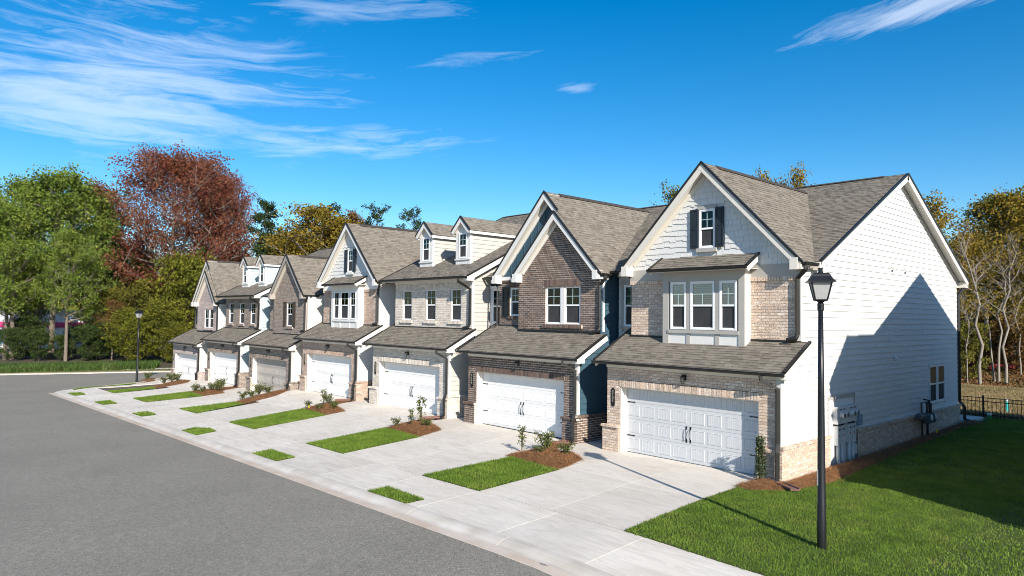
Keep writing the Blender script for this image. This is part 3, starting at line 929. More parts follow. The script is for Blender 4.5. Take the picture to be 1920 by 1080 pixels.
        t.box(1.29, 3.85, yb-.03, yb+.09, 3.99, 4.10)
        for a, b in ((1.98,2.12),(3.02,3.17)): t.box(a, b, yb+.008, yb+.09, 3.55, 3.99); t.box(a, b, yb+.008, yb+.09, 4.10, 5.66)
        t.build('bay_trim', trim, h)
        s = MB(); s.box(4.031, 4.05, yb+.02, 1.22, 3.5, 6.0); s.build('bay_side_board', SOFF if idx == 1 else WHITE, h)
        for a, b in ((1.31,1.98),(2.12,3.02),(3.17,3.83)): box_part(h, 'bay_panel', WHITE, a+.004, b-.004, yb+.03, yb+.085, 3.5, 3.988)
        for a, b in ((1.38,1.965),(2.135,3.005),(3.185,3.765)): window(h, a, b, 4.115, 5.655, yb-.005, depth=.085, glass=GL_BAY if idx == 1 else None)
        ro = roof_obj(h); deck, soff = MB(), MB()
        plane_with_soffit(ro, deck, soff, [(.80,.48,6.07),(4.32,.48,6.07),(4.32,1.215,6.48),(.80,1.215,6.48)])
        soff.box(.82,4.30,.49,1.2,5.99,6.005)
        finish_roof(ro, deck, soff)
        box_part(h, 'fascia_board', rakem, .80, 4.32, .455, .482, 5.95, 6.06)
        gutter(h, .78, 4.34, .453, 6.06)
        t, e = MB(), MB()
        rake(t, e, (4.325,.46,6.06), (4.325,1.215,6.48), (1,0,0), h=.17); rake(t, e, (.795,.46,6.06), (.795,1.215,6.48), (-1,0,0), h=.17)
        t.build_each('rake_board', rakem, h); e.build_each('drip_edge', BRONZE, h)
        dx, dy = XR-.045, y-.07
        downspout(h, [(5.83,1.05,6.0),(5.83,1.05,5.92),(dx,dy,5.66),(dx,dy,4.05),(dx-.03,dy-.04,3.93),(dx-.28,dy-.12,3.87)])
        downspout(h, [(-.82,1.55,6.0),(-.82,1.55,5.92),(-.60,1.40,5.70),(-.585,1.40,3.95),(-.62,1.30,3.92)], w=.024)
    if kind in ('B', 'D'):
        o = gable_dx
        yw = 1.35 if kind == 'B' else .95; yf = yw-.32
        gx, hw = 3.32+o, 2.40
        span = cross_gable(h, gx, hw, 6.08, 8.60, yf, yw, rakem, left_gutter=(kind == 'D'), vent=(kind == 'D'))
        x0, x1 = 1.05+o, (XR-.11 if kind == 'B' and not o else XR-.30+.0)
        x1 = min(x1, XR-.11)
        if kind == 'B': wa, wb = 2.6+o*.8, 4.5+o*.8
        else: wa, wb = 2.75, 3.58
        wz = (4.17,5.69)
        brickwork(h, 'upper_wall', br, 3.6, 8.50, lambda z: (max(x0, span(z)[0]), min(x1, span(z)[1])), [(wa,wb,wz[0],wz[1]),(wa-.06,wb+.06,5.69,5.945),(wa-.12,wb+.12,4.02,4.17)], yw, .25)
        soldier(h, 'window_lintel', br, wa-.06, wb+.06, 5.69, 5.945, yw, .1, proud=.012, single=near)
        soldier(h, 'window_sill', br, wa-.12, wb+.12, 4.03, 4.16, yw-.05, .2, single=near)
        if kind == 'B':
            m_ = (wa+wb)/2
            window(h, wa+.03, m_-.09, wz[0], wz[1]-.02, yw+.03); window(h, m_+.09, wb-.03, wz[0], wz[1]-.02, yw+.03)
            box_part(h, 'window_mullion', WHITE, m_-.088, m_+.088, yw+.015, yw+.12, wz[0], wz[1]-.02)
            box_part(h, 'window_trim', WHITE, wa, wb, yw+.015, yw+.11, wz[1]-.02, wz[1])
        else:
            window(h, wa, wb, wz[0], wz[1]-.01, yw+.03)
            shutter(h, wa-.42, wa-.04, wz[0]-.02, wz[1], yw, shut); shutter(h, wb+.04, wb+.42, wz[0]-.02, wz[1], yw, shut)
        box_part(h, 'flashing', BRONZE, x0-.02, x1+.1, yw-.03, yw+.01, zt(yw)-.12, zt(yw)+.06)
        if o or kind == 'D':
            box_part(h, 'infill_wall', S, x1+.1, XR-.005, yw+.25, 2.33, 3.5, 6.08)
        dx, dy = x1+.06, yw-.07
        downspout(h, [(gx+hw+.07,yf+.25,6.0),(gx+hw+.07,yf+.25,5.92),(dx,dy,5.66),(dx,dy,4.07),(dx-.03,dy-.04,3.95),(dx-.28,dy-.12,3.90)])
        # wing on the left
        y2 = 1.66 if kind == 'B' else 1.3
        brickwork(h, 'wing_wall', br, 3.7, 5.93, lambda z: (XL+.06, x0), [(.17,.76,4.47,5.70),(.13,.80,5.70,5.93),(.10,.83,4.36,4.47)], y2, .2)
        soldier(h, 'window_lintel', br, .13, .80, 5.70, 5.93, y2, .1, proud=.012, single=near)
        soldier(h, 'window_sill', br, .10, .83, 4.37, 4.46, y2-.05, .2, single=near)
        window(h, .18, .75, 4.475, 5.69, y2+.03)
        if kind == 'B':
            shutter(h, -.27, .13, 4.42, 5.75, y2, shut); shutter(h, .80, min(1.04, x0-.005), 4.42, 5.75, y2, shut)
        box_part(h, 'flashing', BRONZE, XL, x0, y2-.03, y2+.01, zt(y2)-.12, zt(y2)+.06)
        soldier(h, 'brick_cap', br, XL+.02, x0, 5.93, 6.01, y2-.03, .2, single=near)
        downspout(h, [(-.78,1.6,6.02),(-.78,1.6,5.95),(-.60,1.62,5.72),(-.585,1.6,4.1),(-.62,1.5,4.06)], w=.024)
        if kind == 'B':
            span2 = cross_gable(h, 2.50, 3.17, 6.08, 9.52, 1.32, 1.66, rakem, right_gutter=False, ret=(1, 0), rz=8.70 if not o else 8.72)
            gy = 1.68
            bb = MB().prism([(-.4,gy,6.02),(5.3,gy,6.02),(5.3,gy,6.2),(2.5,gy,9.24),(-.4,gy,6.2)], (0,.2,0)).build('gable_wall', S, h)
            x = -.2
            while x < 2.6:
                top = 9.52-.2-abs(x-2.5)*(9.52-6.08)/3.17
                if top > 6.3: MB().box(x-.022, x+.022, gy-.022, gy-.001, 6.1, top).build('batten', S, bb)
                x += .406
            box_part(h, 'frieze_board', WHITE, XL, x0+.2, y2-.03, y2+.03, 6.012, 6.16)
        else:
            box_part(h, 'frieze_board', SOFF, XL, x0+.1, y2-.03, y2+.05, 6.012, 6.15)
            gutter(h, -.9, x0-.35, y2-.25, 6.12)
            ro = roof_obj(h); deck, soff = MB(), MB()
            plane_with_soffit(ro, deck, soff, [(-.95,y2-.22,6.12),(x0,y2-.22,6.12),(x0,YM+.3,6.12+.47*(YM+.52-y2)),(-.95,YM+.3,6.12+.47*(YM+.52-y2))])
            finish_roof(ro, deck, soff)
    if kind == 'C':
        y = 1.25; ws = [(.085,.915),(2.06,2.90),(4.02,4.83)]
        hl = [(a,b,4.17,5.68) for a, b in ws]+[(a-.05,b+.05,5.68,5.92) for a, b in ws]+[(a-.1,b+.1,4.03,4.17) for a, b in ws]
        brickwork(h, 'upper_wall', br, 3.6, 5.97, lambda z: (XL, XR-.11), hl, y, .25)
        for a, b in ws:
            soldier(h, 'window_lintel', br, a-.05, b+.05, 5.68, 5.92, y, .1, proud=.012, single=near)
            soldier(h, 'window_sill', br, a-.1, b+.1, 4.04, 4.16, y-.06, .2, single=near)
            window(h, a+.02, b-.02, 4.17, 5.675, y+.03)
        box_part(h, 'flashing', BRONZE, XL, XR-.05, y-.03, y+.01, 3.70, 3.88)
        box_part(h, 'frieze_board', trim, XL-.02, XR+.02, y-.03, y+.04, 5.97, 6.30)
        ro = roof_obj(h); deck, soff = MB(), MB(); s = .49
        zc = lambda yy: 6.2+s*(yy-.75)
        plane_with_soffit(ro, deck, soff, [(-1.15,.75,6.2),(5.87,.75,6.2),(5.87,RY,zc(RY)),(-1.15,RY,zc(RY))])
        plane_with_soffit(ro, deck, soff, [(5.87,2*RY-.75,6.2),(-1.15,2*RY-.75,6.2),(-1.15,RY,zc(RY)),(5.87,RY,zc(RY))], shing=False)
        soff.box(-1.1, 5.83, .77, 1.22, 6.07, 6.085)
        finish_roof(ro, deck, soff)
        MB().prism([(-1.0,RY-.16,zc(RY)-.03),(-1.0,RY,zc(RY)+.042),(-1.0,RY+.16,zc(RY)-.03)], (6.7,0,0)).build('ridge_vent', RIDGE, ro)
        box_part(h, 'fascia_board', trim, -1.15, 5.87, .722, .75, 6.075, 6.17)
        gutter(h, -1.17, 5.89, .72, 6.17)
        t, e = MB(), MB()
        rake(t, e, (5.875,.73,6.19), (5.875,RY,zc(RY)), (1,0,0), h=.22); rake(t, e, (-1.155,.73,6.19), (-1.155,RY,zc(RY)), (-1,0,0), h=.22)
        t.box(5.60,5.85,.74,1.15,5.98,6.2)
        t.beam((XR+.004,1.3,6.27), (XR+.004,6.0,6.27+4.7*s), (1,0,0), (0,-.44,.898), .025, .12)
        t.build_each('rake_board', WHITE, h); e.build_each('drip_edge', BRONZE, h)
        dx, dy = XR-.04, y-.07
        downspout(h, [(5.3,.66,6.06),(5.3,.66,5.96),(dx,dy,5.62),(dx,dy,4.07),(dx-.03,dy-.04,3.95),(dx-.3,dy-.14,3.89)])
        for cx in (.95, 3.90):
            dormer(h, cx, zc, S)
    return h
def dormer(h, cx, zc, S):
    yw, yf, hb, hr = 2.05, 1.86, .52, .70
    ze, za = 8.42, 9.10
    zb = zc(yw)
    yb = .75+(za-6.2)/.49; ye = .75+(ze-6.2)/.49
    d = MB()
    d.prism([(cx-hb+.01,yw+.021,zb-.3),(cx+hb-.01,yw+.021,zb-.3),(cx+hb-.01,yw+.021,ze+.1),(cx,yw+.021,za-.1),(cx-hb+.01,yw+.021,ze+.1)], (0,.06,0))
    for s in (-1, 1):
        x0, x1 = sorted((cx+s*(hb-.01), cx+s*(hb-.1)))
        d.prism([(x0,yw+.03,zb-.2),(x0,ye+.1,ze-.15),(x0,ye+.1,ze+.05),(x0,yw+.03,ze+.05)], (x1-x0,0,0))
    body = d.build('dormer', WHITE, h)
    siding(body, S, zb-.05, ze+.02, lambda z: (yw+.1, max(yw+.15, .75+(z-6.2)/.49)), cx+hb, 'side')
    t = MB()
    t.box(cx-hb-.02, cx-hb+.17, yw-.01, yw+.02, zb+.02, ze+.05); t.box(cx+hb-.17, cx+hb+.02, yw-.01, yw+.02, zb+.02, ze+.05)
    t.box(cx+hb-.0, cx+hb+.022, yw+.02, yw+.13, zb+.0, ze); t.box(cx-hb+.17, cx+hb-.17, yw-.005, yw+.02, zb+.02, zb+.30); t.box(cx-hb+.17, cx+hb-.17, yw-.005, yw+.02, ze-.08, ze+.05)
    t.box(cx-hb-.05, cx+hb+.05, yw-.06, yw+.02, zb+.22, zb+.28)
    t.box(cx+hb, cx+hb+.04, yw+.13, ye-.1, ze-.12, ze-.01)
    t.build('dormer_trim', WHITE, h)
    window(h, cx-.30, cx+.30, zb+.30, ze-.08, yw-.04, back=.054, depth=.05)
    ro = roof_obj(h); deck, soff = MB(), MB()
    plane_with_soffit(ro, deck, soff, [(cx+hr,yf,ze),(cx+hr,ye,ze),(cx,yb,za),(cx,yf,za)], thick=.06)
    plane_with_soffit(ro, deck, soff, [(cx-hr,ye,ze),(cx-hr,yf,ze),(cx,yf,za),(cx,yb,za)], thick=.06)
    finish_roof(ro, deck, soff)
    t, e = MB(), MB()
    for s in (-1, 1):
        rake(t, e, (cx+s*hr,yf-.005,ze), (cx,yf-.005,za), (0,-1,0), h=.16)
        x0, x1 = sorted((cx+s*(hr-.0), cx+s*(hr-.03)))
        t.box(x0, x1, yf+.03, ye, ze-.15, ze-.03)
    apex_cap(t, e, cx, yf, za, (za-ze)/hr, .16)
    t.build_each('rake_board', WHITE, h); e.build_each('drip_edge', BRONZE, h)

townhouse(1, (0,0,0), 'A', 'white', 'blush', GREYTRIM, SOFF, DOORG, 'end townhouse with tall white lap-sided gable wall and pink-beige brick garage', '2131', end=True, single=300)
townhouse(2, (-7.597,.10,0), 'B', 'blue', 'dark', WHITE, WHITE, DOORW, 'townhouse of dark brown brick with dark blue siding and double front gable', '2133', single=300, shut=BLACK)
townhouse(3, (-14.965,0,.03), 'C', 'greige', 'white', WHITE, WHITE, DOORW, 'whitewashed brick townhouse with two dormers and light greige side siding', '2135')
townhouse(4, (-22.571,0,.06), 'A', 'white', 'tan', WHITE, WHITE, DOORW, 'townhouse with all-white bay window and white shingled gable over tan brick garage', '2137')
townhouse(5, (-29.636,-.23,-.52), 'D', 'cream', 'brown', SOFF, SD_TAUPE, DOORT, 'townhouse with taupe garage door and single grey-brown brick gable with brown shutters', '2139', shut=BROWN, gable_dx=-.2, pull='one')
townhouse(6, (-37.678,-.04,-.51), 'C', 'paleblue', 'brown', WHITE, WHITE, DOORW, 'townhouse with pale blue-sided dormers above three narrow windows in grey-brown brick', '2141', pull='one')
townhouse(7, (-45.05,-.16,-.94), 'B', 'pearl', 'rose', SOFF, SOFF, DOORW, 'farthest townhouse of the row with rose-grey brick double gable beside the woods', '2143', gable_dx=-.2, pull='one', lead=True)
nb = townhouse(8, (17.75,-.35,.05), 'A', 'greige', 'dark', WHITE, WHITE, DOORW, 'greige end townhouse of the next row, across the side lawn', None, end=True, group='next row of townhouses')
nb.scale = (-1, 1, 1)
# ------------------------------------------------------------------ ground
CONC = mat('concrete', (.635,.595,.535), .9, 0, .55, col2=(.565,.52,.455), bump=.25, bscale=140, detail=9)
def concrete_rich():
    m = MATS['concrete']; N, Lk = nodes_of(m); b = N['Principled BSDF']
    src = b.inputs['Base Color'].links[0].from_socket
    tc = N.new('ShaderNodeNewGeometry')
    # broom streaks and faint tyre scuffs
    mp = N.new('ShaderNodeMapping'); mp.inputs['Scale'].default_value = (1.2, 5.5, 1); mp.inputs['Rotation'].default_value = (0,0,.5)
    Lk.new(tc.outputs['Position'], mp.inputs[0])
    n = N.new('ShaderNodeTexNoise'); n.inputs['Scale'].default_value = .8; n.inputs['Detail'].default_value = 8; n.inputs['Roughness'].default_value = .7; n.inputs['Distortion'].default_value = 1.2
    Lk.new(mp.outputs[0], n.inputs['Vector'])
    r = N.new('ShaderNodeMapRange'); r.inputs[1].default_value = .42; r.inputs[2].default_value = .72; r.inputs[3].default_value = 1.04; r.inputs[4].default_value = .80
    Lk.new(n.outputs['Fac'], r.inputs[0])
    n2 = N.new('ShaderNodeTexNoise'); n2.inputs['Scale'].default_value = 55; n2.inputs['Detail'].default_value = 3; Lk.new(tc.outputs['Position'], n2.inputs['Vector'])
    r2 = N.new('ShaderNodeMapRange'); r2.inputs[1].default_value = .3; r2.inputs[2].default_value = .7; r2.inputs[3].default_value = .95; r2.inputs[4].default_value = 1.05; Lk.new(n2.outputs['Fac'], r2.inputs[0])
    oi = N.new('ShaderNodeObjectInfo'); r3 = N.new('ShaderNodeMapRange'); r3.inputs[3].default_value = .92; r3.inputs[4].default_value = 1.05; Lk.new(oi.outputs['Random'], r3.inputs[0])
    k = N.new('ShaderNodeMath'); k.operation = 'MULTIPLY'; Lk.new(r.outputs[0], k.inputs[0]); Lk.new(r2.outputs[0], k.inputs[1])
    k2 = N.new('ShaderNodeMath'); k2.operation = 'MULTIPLY'; Lk.new(k.outputs[0], k2.inputs[0]); Lk.new(r3.outputs[0], k2.inputs[1])
    v = N.new('ShaderNodeVectorMath'); v.operation = 'SCALE'; Lk.new(src, v.inputs[0]); Lk.new(k2.outputs[0], v.inputs['Scale'])
    Lk.new(v.outputs[0], b.inputs['Base Color'])
concrete_rich()
KERBM = mat('kerb_concrete', (.55,.52,.48), .9, 0, 1.3, col2=(.42,.38,.33), bump=.3, bscale=90, detail=9)
GUTM = mat('gutter_pan_concrete', (.56,.49,.42), .9, 0, 1.0, col2=(.44,.35,.27), bump=.3, bscale=90, detail=9)
SOIL = mat('joint_soil', (.12,.10,.08), .95, .4, 3.0)
DIRT = mat('leaf_litter', (.085,.06,.035), .95, 0, .35, col2=(.05,.055,.025), bump=.5, bscale=8, detail=8)
TAN = mat('dry_grass_ground', (.27,.205,.105), .95, 0, .5, col2=(.19,.16,.075), bump=.5, bscale=15, detail=8)
GRASSG = mat('lawn_soil', (.06,.085,.018), .95, .4, 1.5, bump=.4, bscale=40)
def asphalt():
    m = bpy.data.materials.new('asphalt'); m.use_nodes = True; N, Lk = nodes_of(m); b = N['Principled BSDF']
    b.inputs['Roughness'].default_value = .92; b.inputs['Specular IOR Level'].default_value = .25
    g = N.new('ShaderNodeNewGeometry')
    v = N.new('ShaderNodeTexVoronoi'); v.inputs['Scale'].default_value = 75; Lk.new(g.outputs['Position'], v.inputs['Vector'])
    cr_ = N.new('ShaderNodeValToRGB'); e = cr_.color_ramp.elements
    e[0].color = (.14,.132,.112,1); e[1].color = (.34,.315,.27,1); e[0].position = .1; e[1].position = .98
    k = e.new(.55); k.color = (.21,.20,.174,1)
    sep = N.new('ShaderNodeSeparateColor'); Lk.new(v.outputs['Color'], sep.inputs[0]); Lk.new(sep.outputs[0], cr_.inputs[0])
    v2 = N.new('ShaderNodeTexNoise'); v2.inputs['Scale'].default_value = 9; v2.inputs['Detail'].default_value = 6; Lk.new(g.outputs['Position'], v2.inputs['Vector'])
    n = N.new('ShaderNodeTexNoise'); n.inputs['Scale'].default_value = .35; n.inputs['Detail'].default_value = 4; Lk.new(g.outputs['Position'], n.inputs['Vector'])
    r = N.new('ShaderNodeMapRange'); r.inputs[1].default_value = .3; r.inputs[2].default_value = .7; r.inputs[3].default_value = .93; r.inputs[4].default_value = 1.06; Lk.new(n.outputs['Fac'], r.inputs[0])
    r2 = N.new('ShaderNodeMapRange'); r2.inputs[1].default_value = .3; r2.inputs[2].default_value = .7; r2.inputs[3].default_value = .90; r2.inputs[4].default_value = 1.10; Lk.new(v2.outputs['Fac'], r2.inputs[0])
    mm = N.new('ShaderNodeMath'); mm.operation = 'MULTIPLY'; Lk.new(r.outputs[0], mm.inputs[0]); Lk.new(r2.outputs[0], mm.inputs[1])
    s = N.new('ShaderNodeVectorMath'); s.operation = 'SCALE'; Lk.new(cr_.outputs[0], s.inputs[0]); Lk.new(mm.outputs[0], s.inputs['Scale'])
    Lk.new(s.outputs[0], b.inputs['Base Color'])
    bp = N.new('ShaderNodeBump'); bp.inputs['Strength'].default_value = .5; bp.inputs['Distance'].default_value = .01
    Lk.new(v.outputs['Distance'], bp.inputs['Height']); Lk.new(bp.outputs[0], b.inputs['Normal'])
    return m
ASPH = asphalt()
def sheet(name, xs, ys, zf, m, mask=None, **props):
    xs, ys = np.asarray(xs, float), np.asarray(ys, float)
    X, Y = np.meshgrid(xs, ys); Z = zf(X, Y)
    V = np.stack([X, Y, Z], -1).reshape(-1, 3); nx, ny = len(xs), len(ys)
    i = np.arange(nx-1); j = np.arange(ny-1); I, J = np.meshgrid(i, j)
    a = (J*nx+I).ravel(); F = np.stack([a, a+1, a+nx+1, a+nx], -1)
    if mask is not None:
        cx = (X[:-1,:-1]+X[1:,1:])/2; cy = (Y[:-1,:-1]+Y[1:,1:])/2
        F = F[mask(cx, cy).ravel()]
    return put(name, raw_mesh(name, V, F, m, smooth=True), **props)
def far_z(x, y):
    return far_z0(x, y)-1.6*ss(17, 30, y)
def far_z0(x, y):
    """rolling ground: the street level near the houses, flat beyond"""
    g = np.where(y < -9.5, zroad(x), G(x, np.maximum(y, -9.2)))
    return g
gx_ = np.unique(np.concatenate([np.linspace(-700,-80,12), np.linspace(-80,40,61), np.linspace(40,700,12)]))
gy_ = np.unique(np.concatenate([np.linspace(-700,-60,12), np.linspace(-60,60,61), np.linspace(60,900,14)]))
sheet('ground', gx_, gy_, lambda x, y: far_z(x, y)-.22, DIRT, kind='structure')
# road: long straight street plus the side street that leaves at the far end
def kerb_x_far(y): return -57.5+(y+10.1)*.339
def road_mask(cx, cy):
    a = (cy < -9.55) & (cx > kerb_x_far(cy)+.1)
    b = (cy >= -9.55) & (cx > kerb_x_far(cy)+.1) & (cx < near_edge(cy))
    return a | b
KP = [(-36.4,-9.72),(-37.6,-9.5),(-39.22,-8.65),(-41.02,-6.56),(-43.06,-3.48),(-45.3,-1.9),(-47.39,-.6),(-49.0,2.0),(-49.0,60.0)]
def near_edge(y):
    ys = [p[1] for p in KP]; xs = [p[0] for p in KP]
    return np.interp(y, ys, xs)
sheet('road', np.arange(-82,60.1,1.0).tolist(), np.concatenate([np.arange(-60,-12,1.5), np.arange(-12,60,.5)]), lambda x, y: zroad(x)+.0*y, ASPH, road_mask, kind='structure')
# ---- driveways and sidewalk, slab by slab
def slant(x0, y): return x0-.135*(y+7.1)
def slab(parent, q, n=5, t=.03):
    """bilinear quad patch q=(x,y)*4 following the terrain, with bevelled skirt"""
    g = .008; c = Vector((sum(p[0] for p in q)/4, sum(p[1] for p in q)/4))
    P = []
    for p in q:
        d = c-Vector(p); P.append(Vector(p)+d.normalized()*g*1.4)
    mb = MB(); idx = {}
    for i in range(n+1):
        for j in range(n+1):
            a, b = i/n, j/n
            p = P[0]*(1-a)*(1-b)+P[1]*a*(1-b)+P[2]*a*b+P[3]*(1-a)*b
            idx[i, j] = len(mb.v); mb.v.append((p.x, p.y, Gf(p.x, p.y)))
    for i in range(n):
        for j in range(n): mb.f.append((idx[i,j], idx[i+1,j], idx[i+1,j+1], idx[i,j+1]))
    ring = [(i,0) for i in range(n)]+[(n,j) for j in range(n)]+[(i,n) for i in range(n,0,-1)]+[(0,j) for j in range(n,0,-1)]
    for k in range(len(ring)):
        a, b = idx[ring[k]], idx[ring[(k+1) % len(ring)]]
        va, vb = mb.v[a], mb.v[b]; i0 = len(mb.v)
        mb.v += [(va[0],va[1],va[2]-t),(vb[0],vb[1],vb[2]-t)]
        mb.f.append((b, a, i0, i0+1))
    return mb.build('slab', CONC, parent, smooth=False)
S = [[(-1.18,-7.085),(1.19,-7.085),(.66,-3.72),(-1.57,-3.45)],
     [(-8.15,-7.085),(-5.68,-7.085),(-6.57,-3.5),(-9.09,-3.3)],
     [(-15.21,-7.085),(-12.7,-7.085),(-13.89,-3.4),(-16.46,-3.2)],
     [(-21.6,-7.085),(-19.28,-7.085),(-20.5,-4.4),(-21.6,-4.5)],
     [(-29.67,-7.085),(-27.15,-7.085),(-28.43,-3.7),(-31.42,-3.5)],
     [(-35.6,-7.085),(-33.81,-7.085),(-34.94,-4.4),(-36.2,-4.3)],
     [(-38.9,-8.3),(-38.3,-8.4),(-42.3,-3.7),(-43.0,-3.5)]]
OX = [0,-7.5,-15.0,-22.5,-30.0,-37.4,-44.6]
STRIP = {}      # grass strip polygons
for k, ox in enumerate(OX):
    dw = sheet('driveway', np.linspace(ox-2.2, ox+(6.4 if k else 5.6), 12) if k < 6 else np.linspace(-44, -38.5, 8), np.linspace(-7.1 if k < 6 else -3.3, 2.3, 14), lambda x, y: G(x, y)-.03, SOIL, kind='structure')
    yb = -3.5
    if k == 6:
        slab(dw, [(-41.6,-4.2),(-38.2,-5.6),(-38.6,-.1),(-41.9,-.1)]); slab(dw, [(-45.2,-1.75),(-41.62,-4.2),(-41.92,-.1),(-45.2,-.1)])
        continue
    (lb, _), (rb, _), (rt, _), (lt, _) = S[k]
    if k: nb_, nt_ = S[k-1][0][0], S[k-1][3][0]
    else: nb_, nt_ = 5.84, 5.33
    m1, m2 = (rb+nb_)/2+.15, (rt+nt_)/2+.1
    top = ox+(5.06 if not k else 5.35)
    slab(dw, [(rb,-7.08),(m1,-7.08),(m2,yb),(rt,yb)]); slab(dw, [(m1,-7.08),(nb_,-7.08),(nt_,yb),(m2,yb)])
    slab(dw, [(m2,yb),(nt_,yb),(top,.27),(ox+2.5,.27)])
    slab(dw, [(rt,yb),(m2,yb),(ox+2.5,.27),(ox,.27)])
    slab(dw, [(lt,yb),(rt,yb),(ox,.27),(ox-1.95,.27)])
    slab(dw, [(ox-1.95,.28),(ox-.55,.28),(ox-.55,2.25),(ox-1.95,2.25)], n=2)
sw = sheet('sidewalk', np.linspace(-38.5,26,40), np.linspace(-9.25,-7.05,4), lambda x, y: G(x, y)-.03, SOIL, kind='structure')
for k, ox in enumerate(OX[:6]):
    for a, b in ((-1.2,1.2),(1.2,3.95),(3.95,6.3)):
        slab(sw, [(ox+a+.28,-9.2),(ox+b+.28,-9.2),(slant(ox+b,-7.1),-7.095),(slant(ox+a,-7.1),-7.095)], n=3)
for a in np.arange(6.3, 24, 2.6):
    slab(sw, [(a+.28 if a < 6.5 else a,-9.2),(a+2.6,-9.2),(a+2.6,-7.095),(a,-7.095)], n=3)
slab(sw, [(-38.6,-9.0),(-38.42,-9.2),(-38.42,-7.1),(-40.2,-7.1)], n=3)
slab(sw, [(-38.4,-9.2),(-37.12+.3,-9.2),(-38.6,-7.095),(-38.41,-7.095)], n=2)
slab(sw, [(-40.2,-7.09),(-38.6,-7.09),(-38.2,-5.62),(-41.5,-4.25)], n=3)
# ---- kerb: gutter pan and rolled kerb, one stone per joint
kr = sheet('kerb', np.linspace(-36.5,26,30), [-9.85,-9.5,-9.22], lambda x, y: zroad(x)-.03, SOIL, kind='structure')
def kerb_stone(parent, p0, p1, inward, n=6, sub=4):
    """profile swept from p0 to p1; inward = unit vector towards the houses"""
    prof = [(-.02,-.02,0),(.0,.006,0),(.26,.000,0),(.33,.012,1),(.42,.058,1),(.52,.086,1),(.66,.092,1),(.67,-.03,1)]
    p0, p1, inw = Vector(p0), Vector(p1), Vector(inward)
    for nm, m, rng in (('kerb_stone', KERBM, (2, 8)), ('gutter_pan', GUTM, (0, 3))):
        mb = MB(); pts = prof[rng[0]:rng[1]]; L = len(pts)
        for i in range(sub+1):
            p = p0.lerp(p1, i/sub)
            for d, z, _ in pts:
                x, y = p.x+inw.x*d, p.y+inw.y*d; mb.v.append((x, y, float(zroad(p.x))+z))
        for i in range(sub):
            for j in range(L-1): a = i*L+j; mb.f.append((a, a+L, a+L+1, a+1))
        mb.f.append(tuple(range(L))); mb.f.append(tuple(range(sub*L+L-1, sub*L-1, -1)))
        mb.build(nm, m, parent)
x = 26.0
while x > -36.0:
    kerb_stone(kr, (x-.008,-9.87), (x-3.04,-9.87), (0,1)); x -= 3.05
cr2 = [(-36.4,-9.87),(-37.9,-9.62),(-39.5,-8.75),(-41.3,-6.66),(-43.35,-3.6),(-45.5,-2.0),(-47.6,-.7),(-49.3,2.0),(-49.3,8.0)]
for a, b in zip(cr2[:-1], cr2[1:]):
    d = (Vector(b)-Vector(a)).normalized(); kerb_stone(kr, a, b, (d.y, -d.x), sub=3)
# far kerb, verge and footway across the side street
def far_strip(name, d0, d1, z0, z1, m):
    mb = MB(); ys = np.linspace(-60, 60, 60)
    for i in range(len(ys)-1):
        P = []
        for yy, dd in ((ys[i],d0),(ys[i+1],d0),(ys[i+1],d1),(ys[i],d1)):
            xx = float(kerb_x_far(yy))-dd; P.append((xx, yy, float(zroad(xx))))
        b = [(p[0],p[1],p[2]+z0) for p in P]; t = [(p[0],p[1],p[2]+z1) for p in P]
        mb.quad(*[t[0],t[1],t[2],t[3]]); mb.quad(b[0],b[1],t[1],t[0]); mb.quad(b[2],b[3],t[3],t[2])
    return mb.build(name, m, kind='structure')
far_strip('far_kerb', -.15, .35, -.02, .08, KERBM)
far_strip('far_verge', .35, 2.4, -.05, .10, TAN)
far_strip('far_footway', 2.4, 3.7, -.05, .11, KERBM)
far_strip('woodland_edge', 3.7, 40, -.1, .06, DIRT)
# lawns
LAWN_POLY = [(5.80,-7.11),(30,-7.11),(30,18.2),(6.25,18.2),(6.15,13.8),(6.3,7.4),(6.48,2.6),(6.55,1.0),(6.25,-.75),(5.55,-1.62),(5.17,-1.5),(5.33,-3.5)]
def pip(px, py, poly):
    inside = np.zeros(len(px), bool); n = len(poly)
    for i in range(n):
        x0, y0 = poly[i]; x1, y1 = poly[(i+1) % n]
        c = ((y0 > py) != (y1 > py)) & (px < (x1-x0)*(py-y0)/(y1-y0+1e-12)+x0); inside ^= c
    return inside
def poly_sheet(name, poly, zoff, m, **props):
    """flat-ish fan following the terrain, fine grid clipped by the polygon outline"""
    mb = MB(); from mathutils.geometry import tessellate_polygon
    dense = []
    for i in range(len(poly)):
        a, b = Vector(poly[i]), Vector(poly[(i+1) % len(poly)]); k = max(1, int((b-a).length/.5))
        dense += [a.lerp(b, t/k) for t in range(k)]
    bm = bmesh.new(); vs = [bm.verts.new((p.x, p.y, 0)) for p in dense]; bm.faces.new(vs)
    bmesh.ops.triangulate(bm, faces=bm.faces[:])
    for _ in range(2): bmesh.ops.subdivide_edges(bm, edges=[e for e in bm.edges if e.calc_length() > 1.2], cuts=1); bmesh.ops.triangulate(bm, faces=bm.faces[:])
    for v in bm.verts: v.co.z = Gf(v.co.x, v.co.y)+zoff
    me = bpy.data.meshes.new(name); bm.normal_update(); bm.to_mesh(me); bm.free(); me.materials.append(m)
    return put(name, me, **props)
poly_sheet('lawn', LAWN_POLY, .012, GRASSG, kind='structure')
LAWN_IN = LAWN_POLY
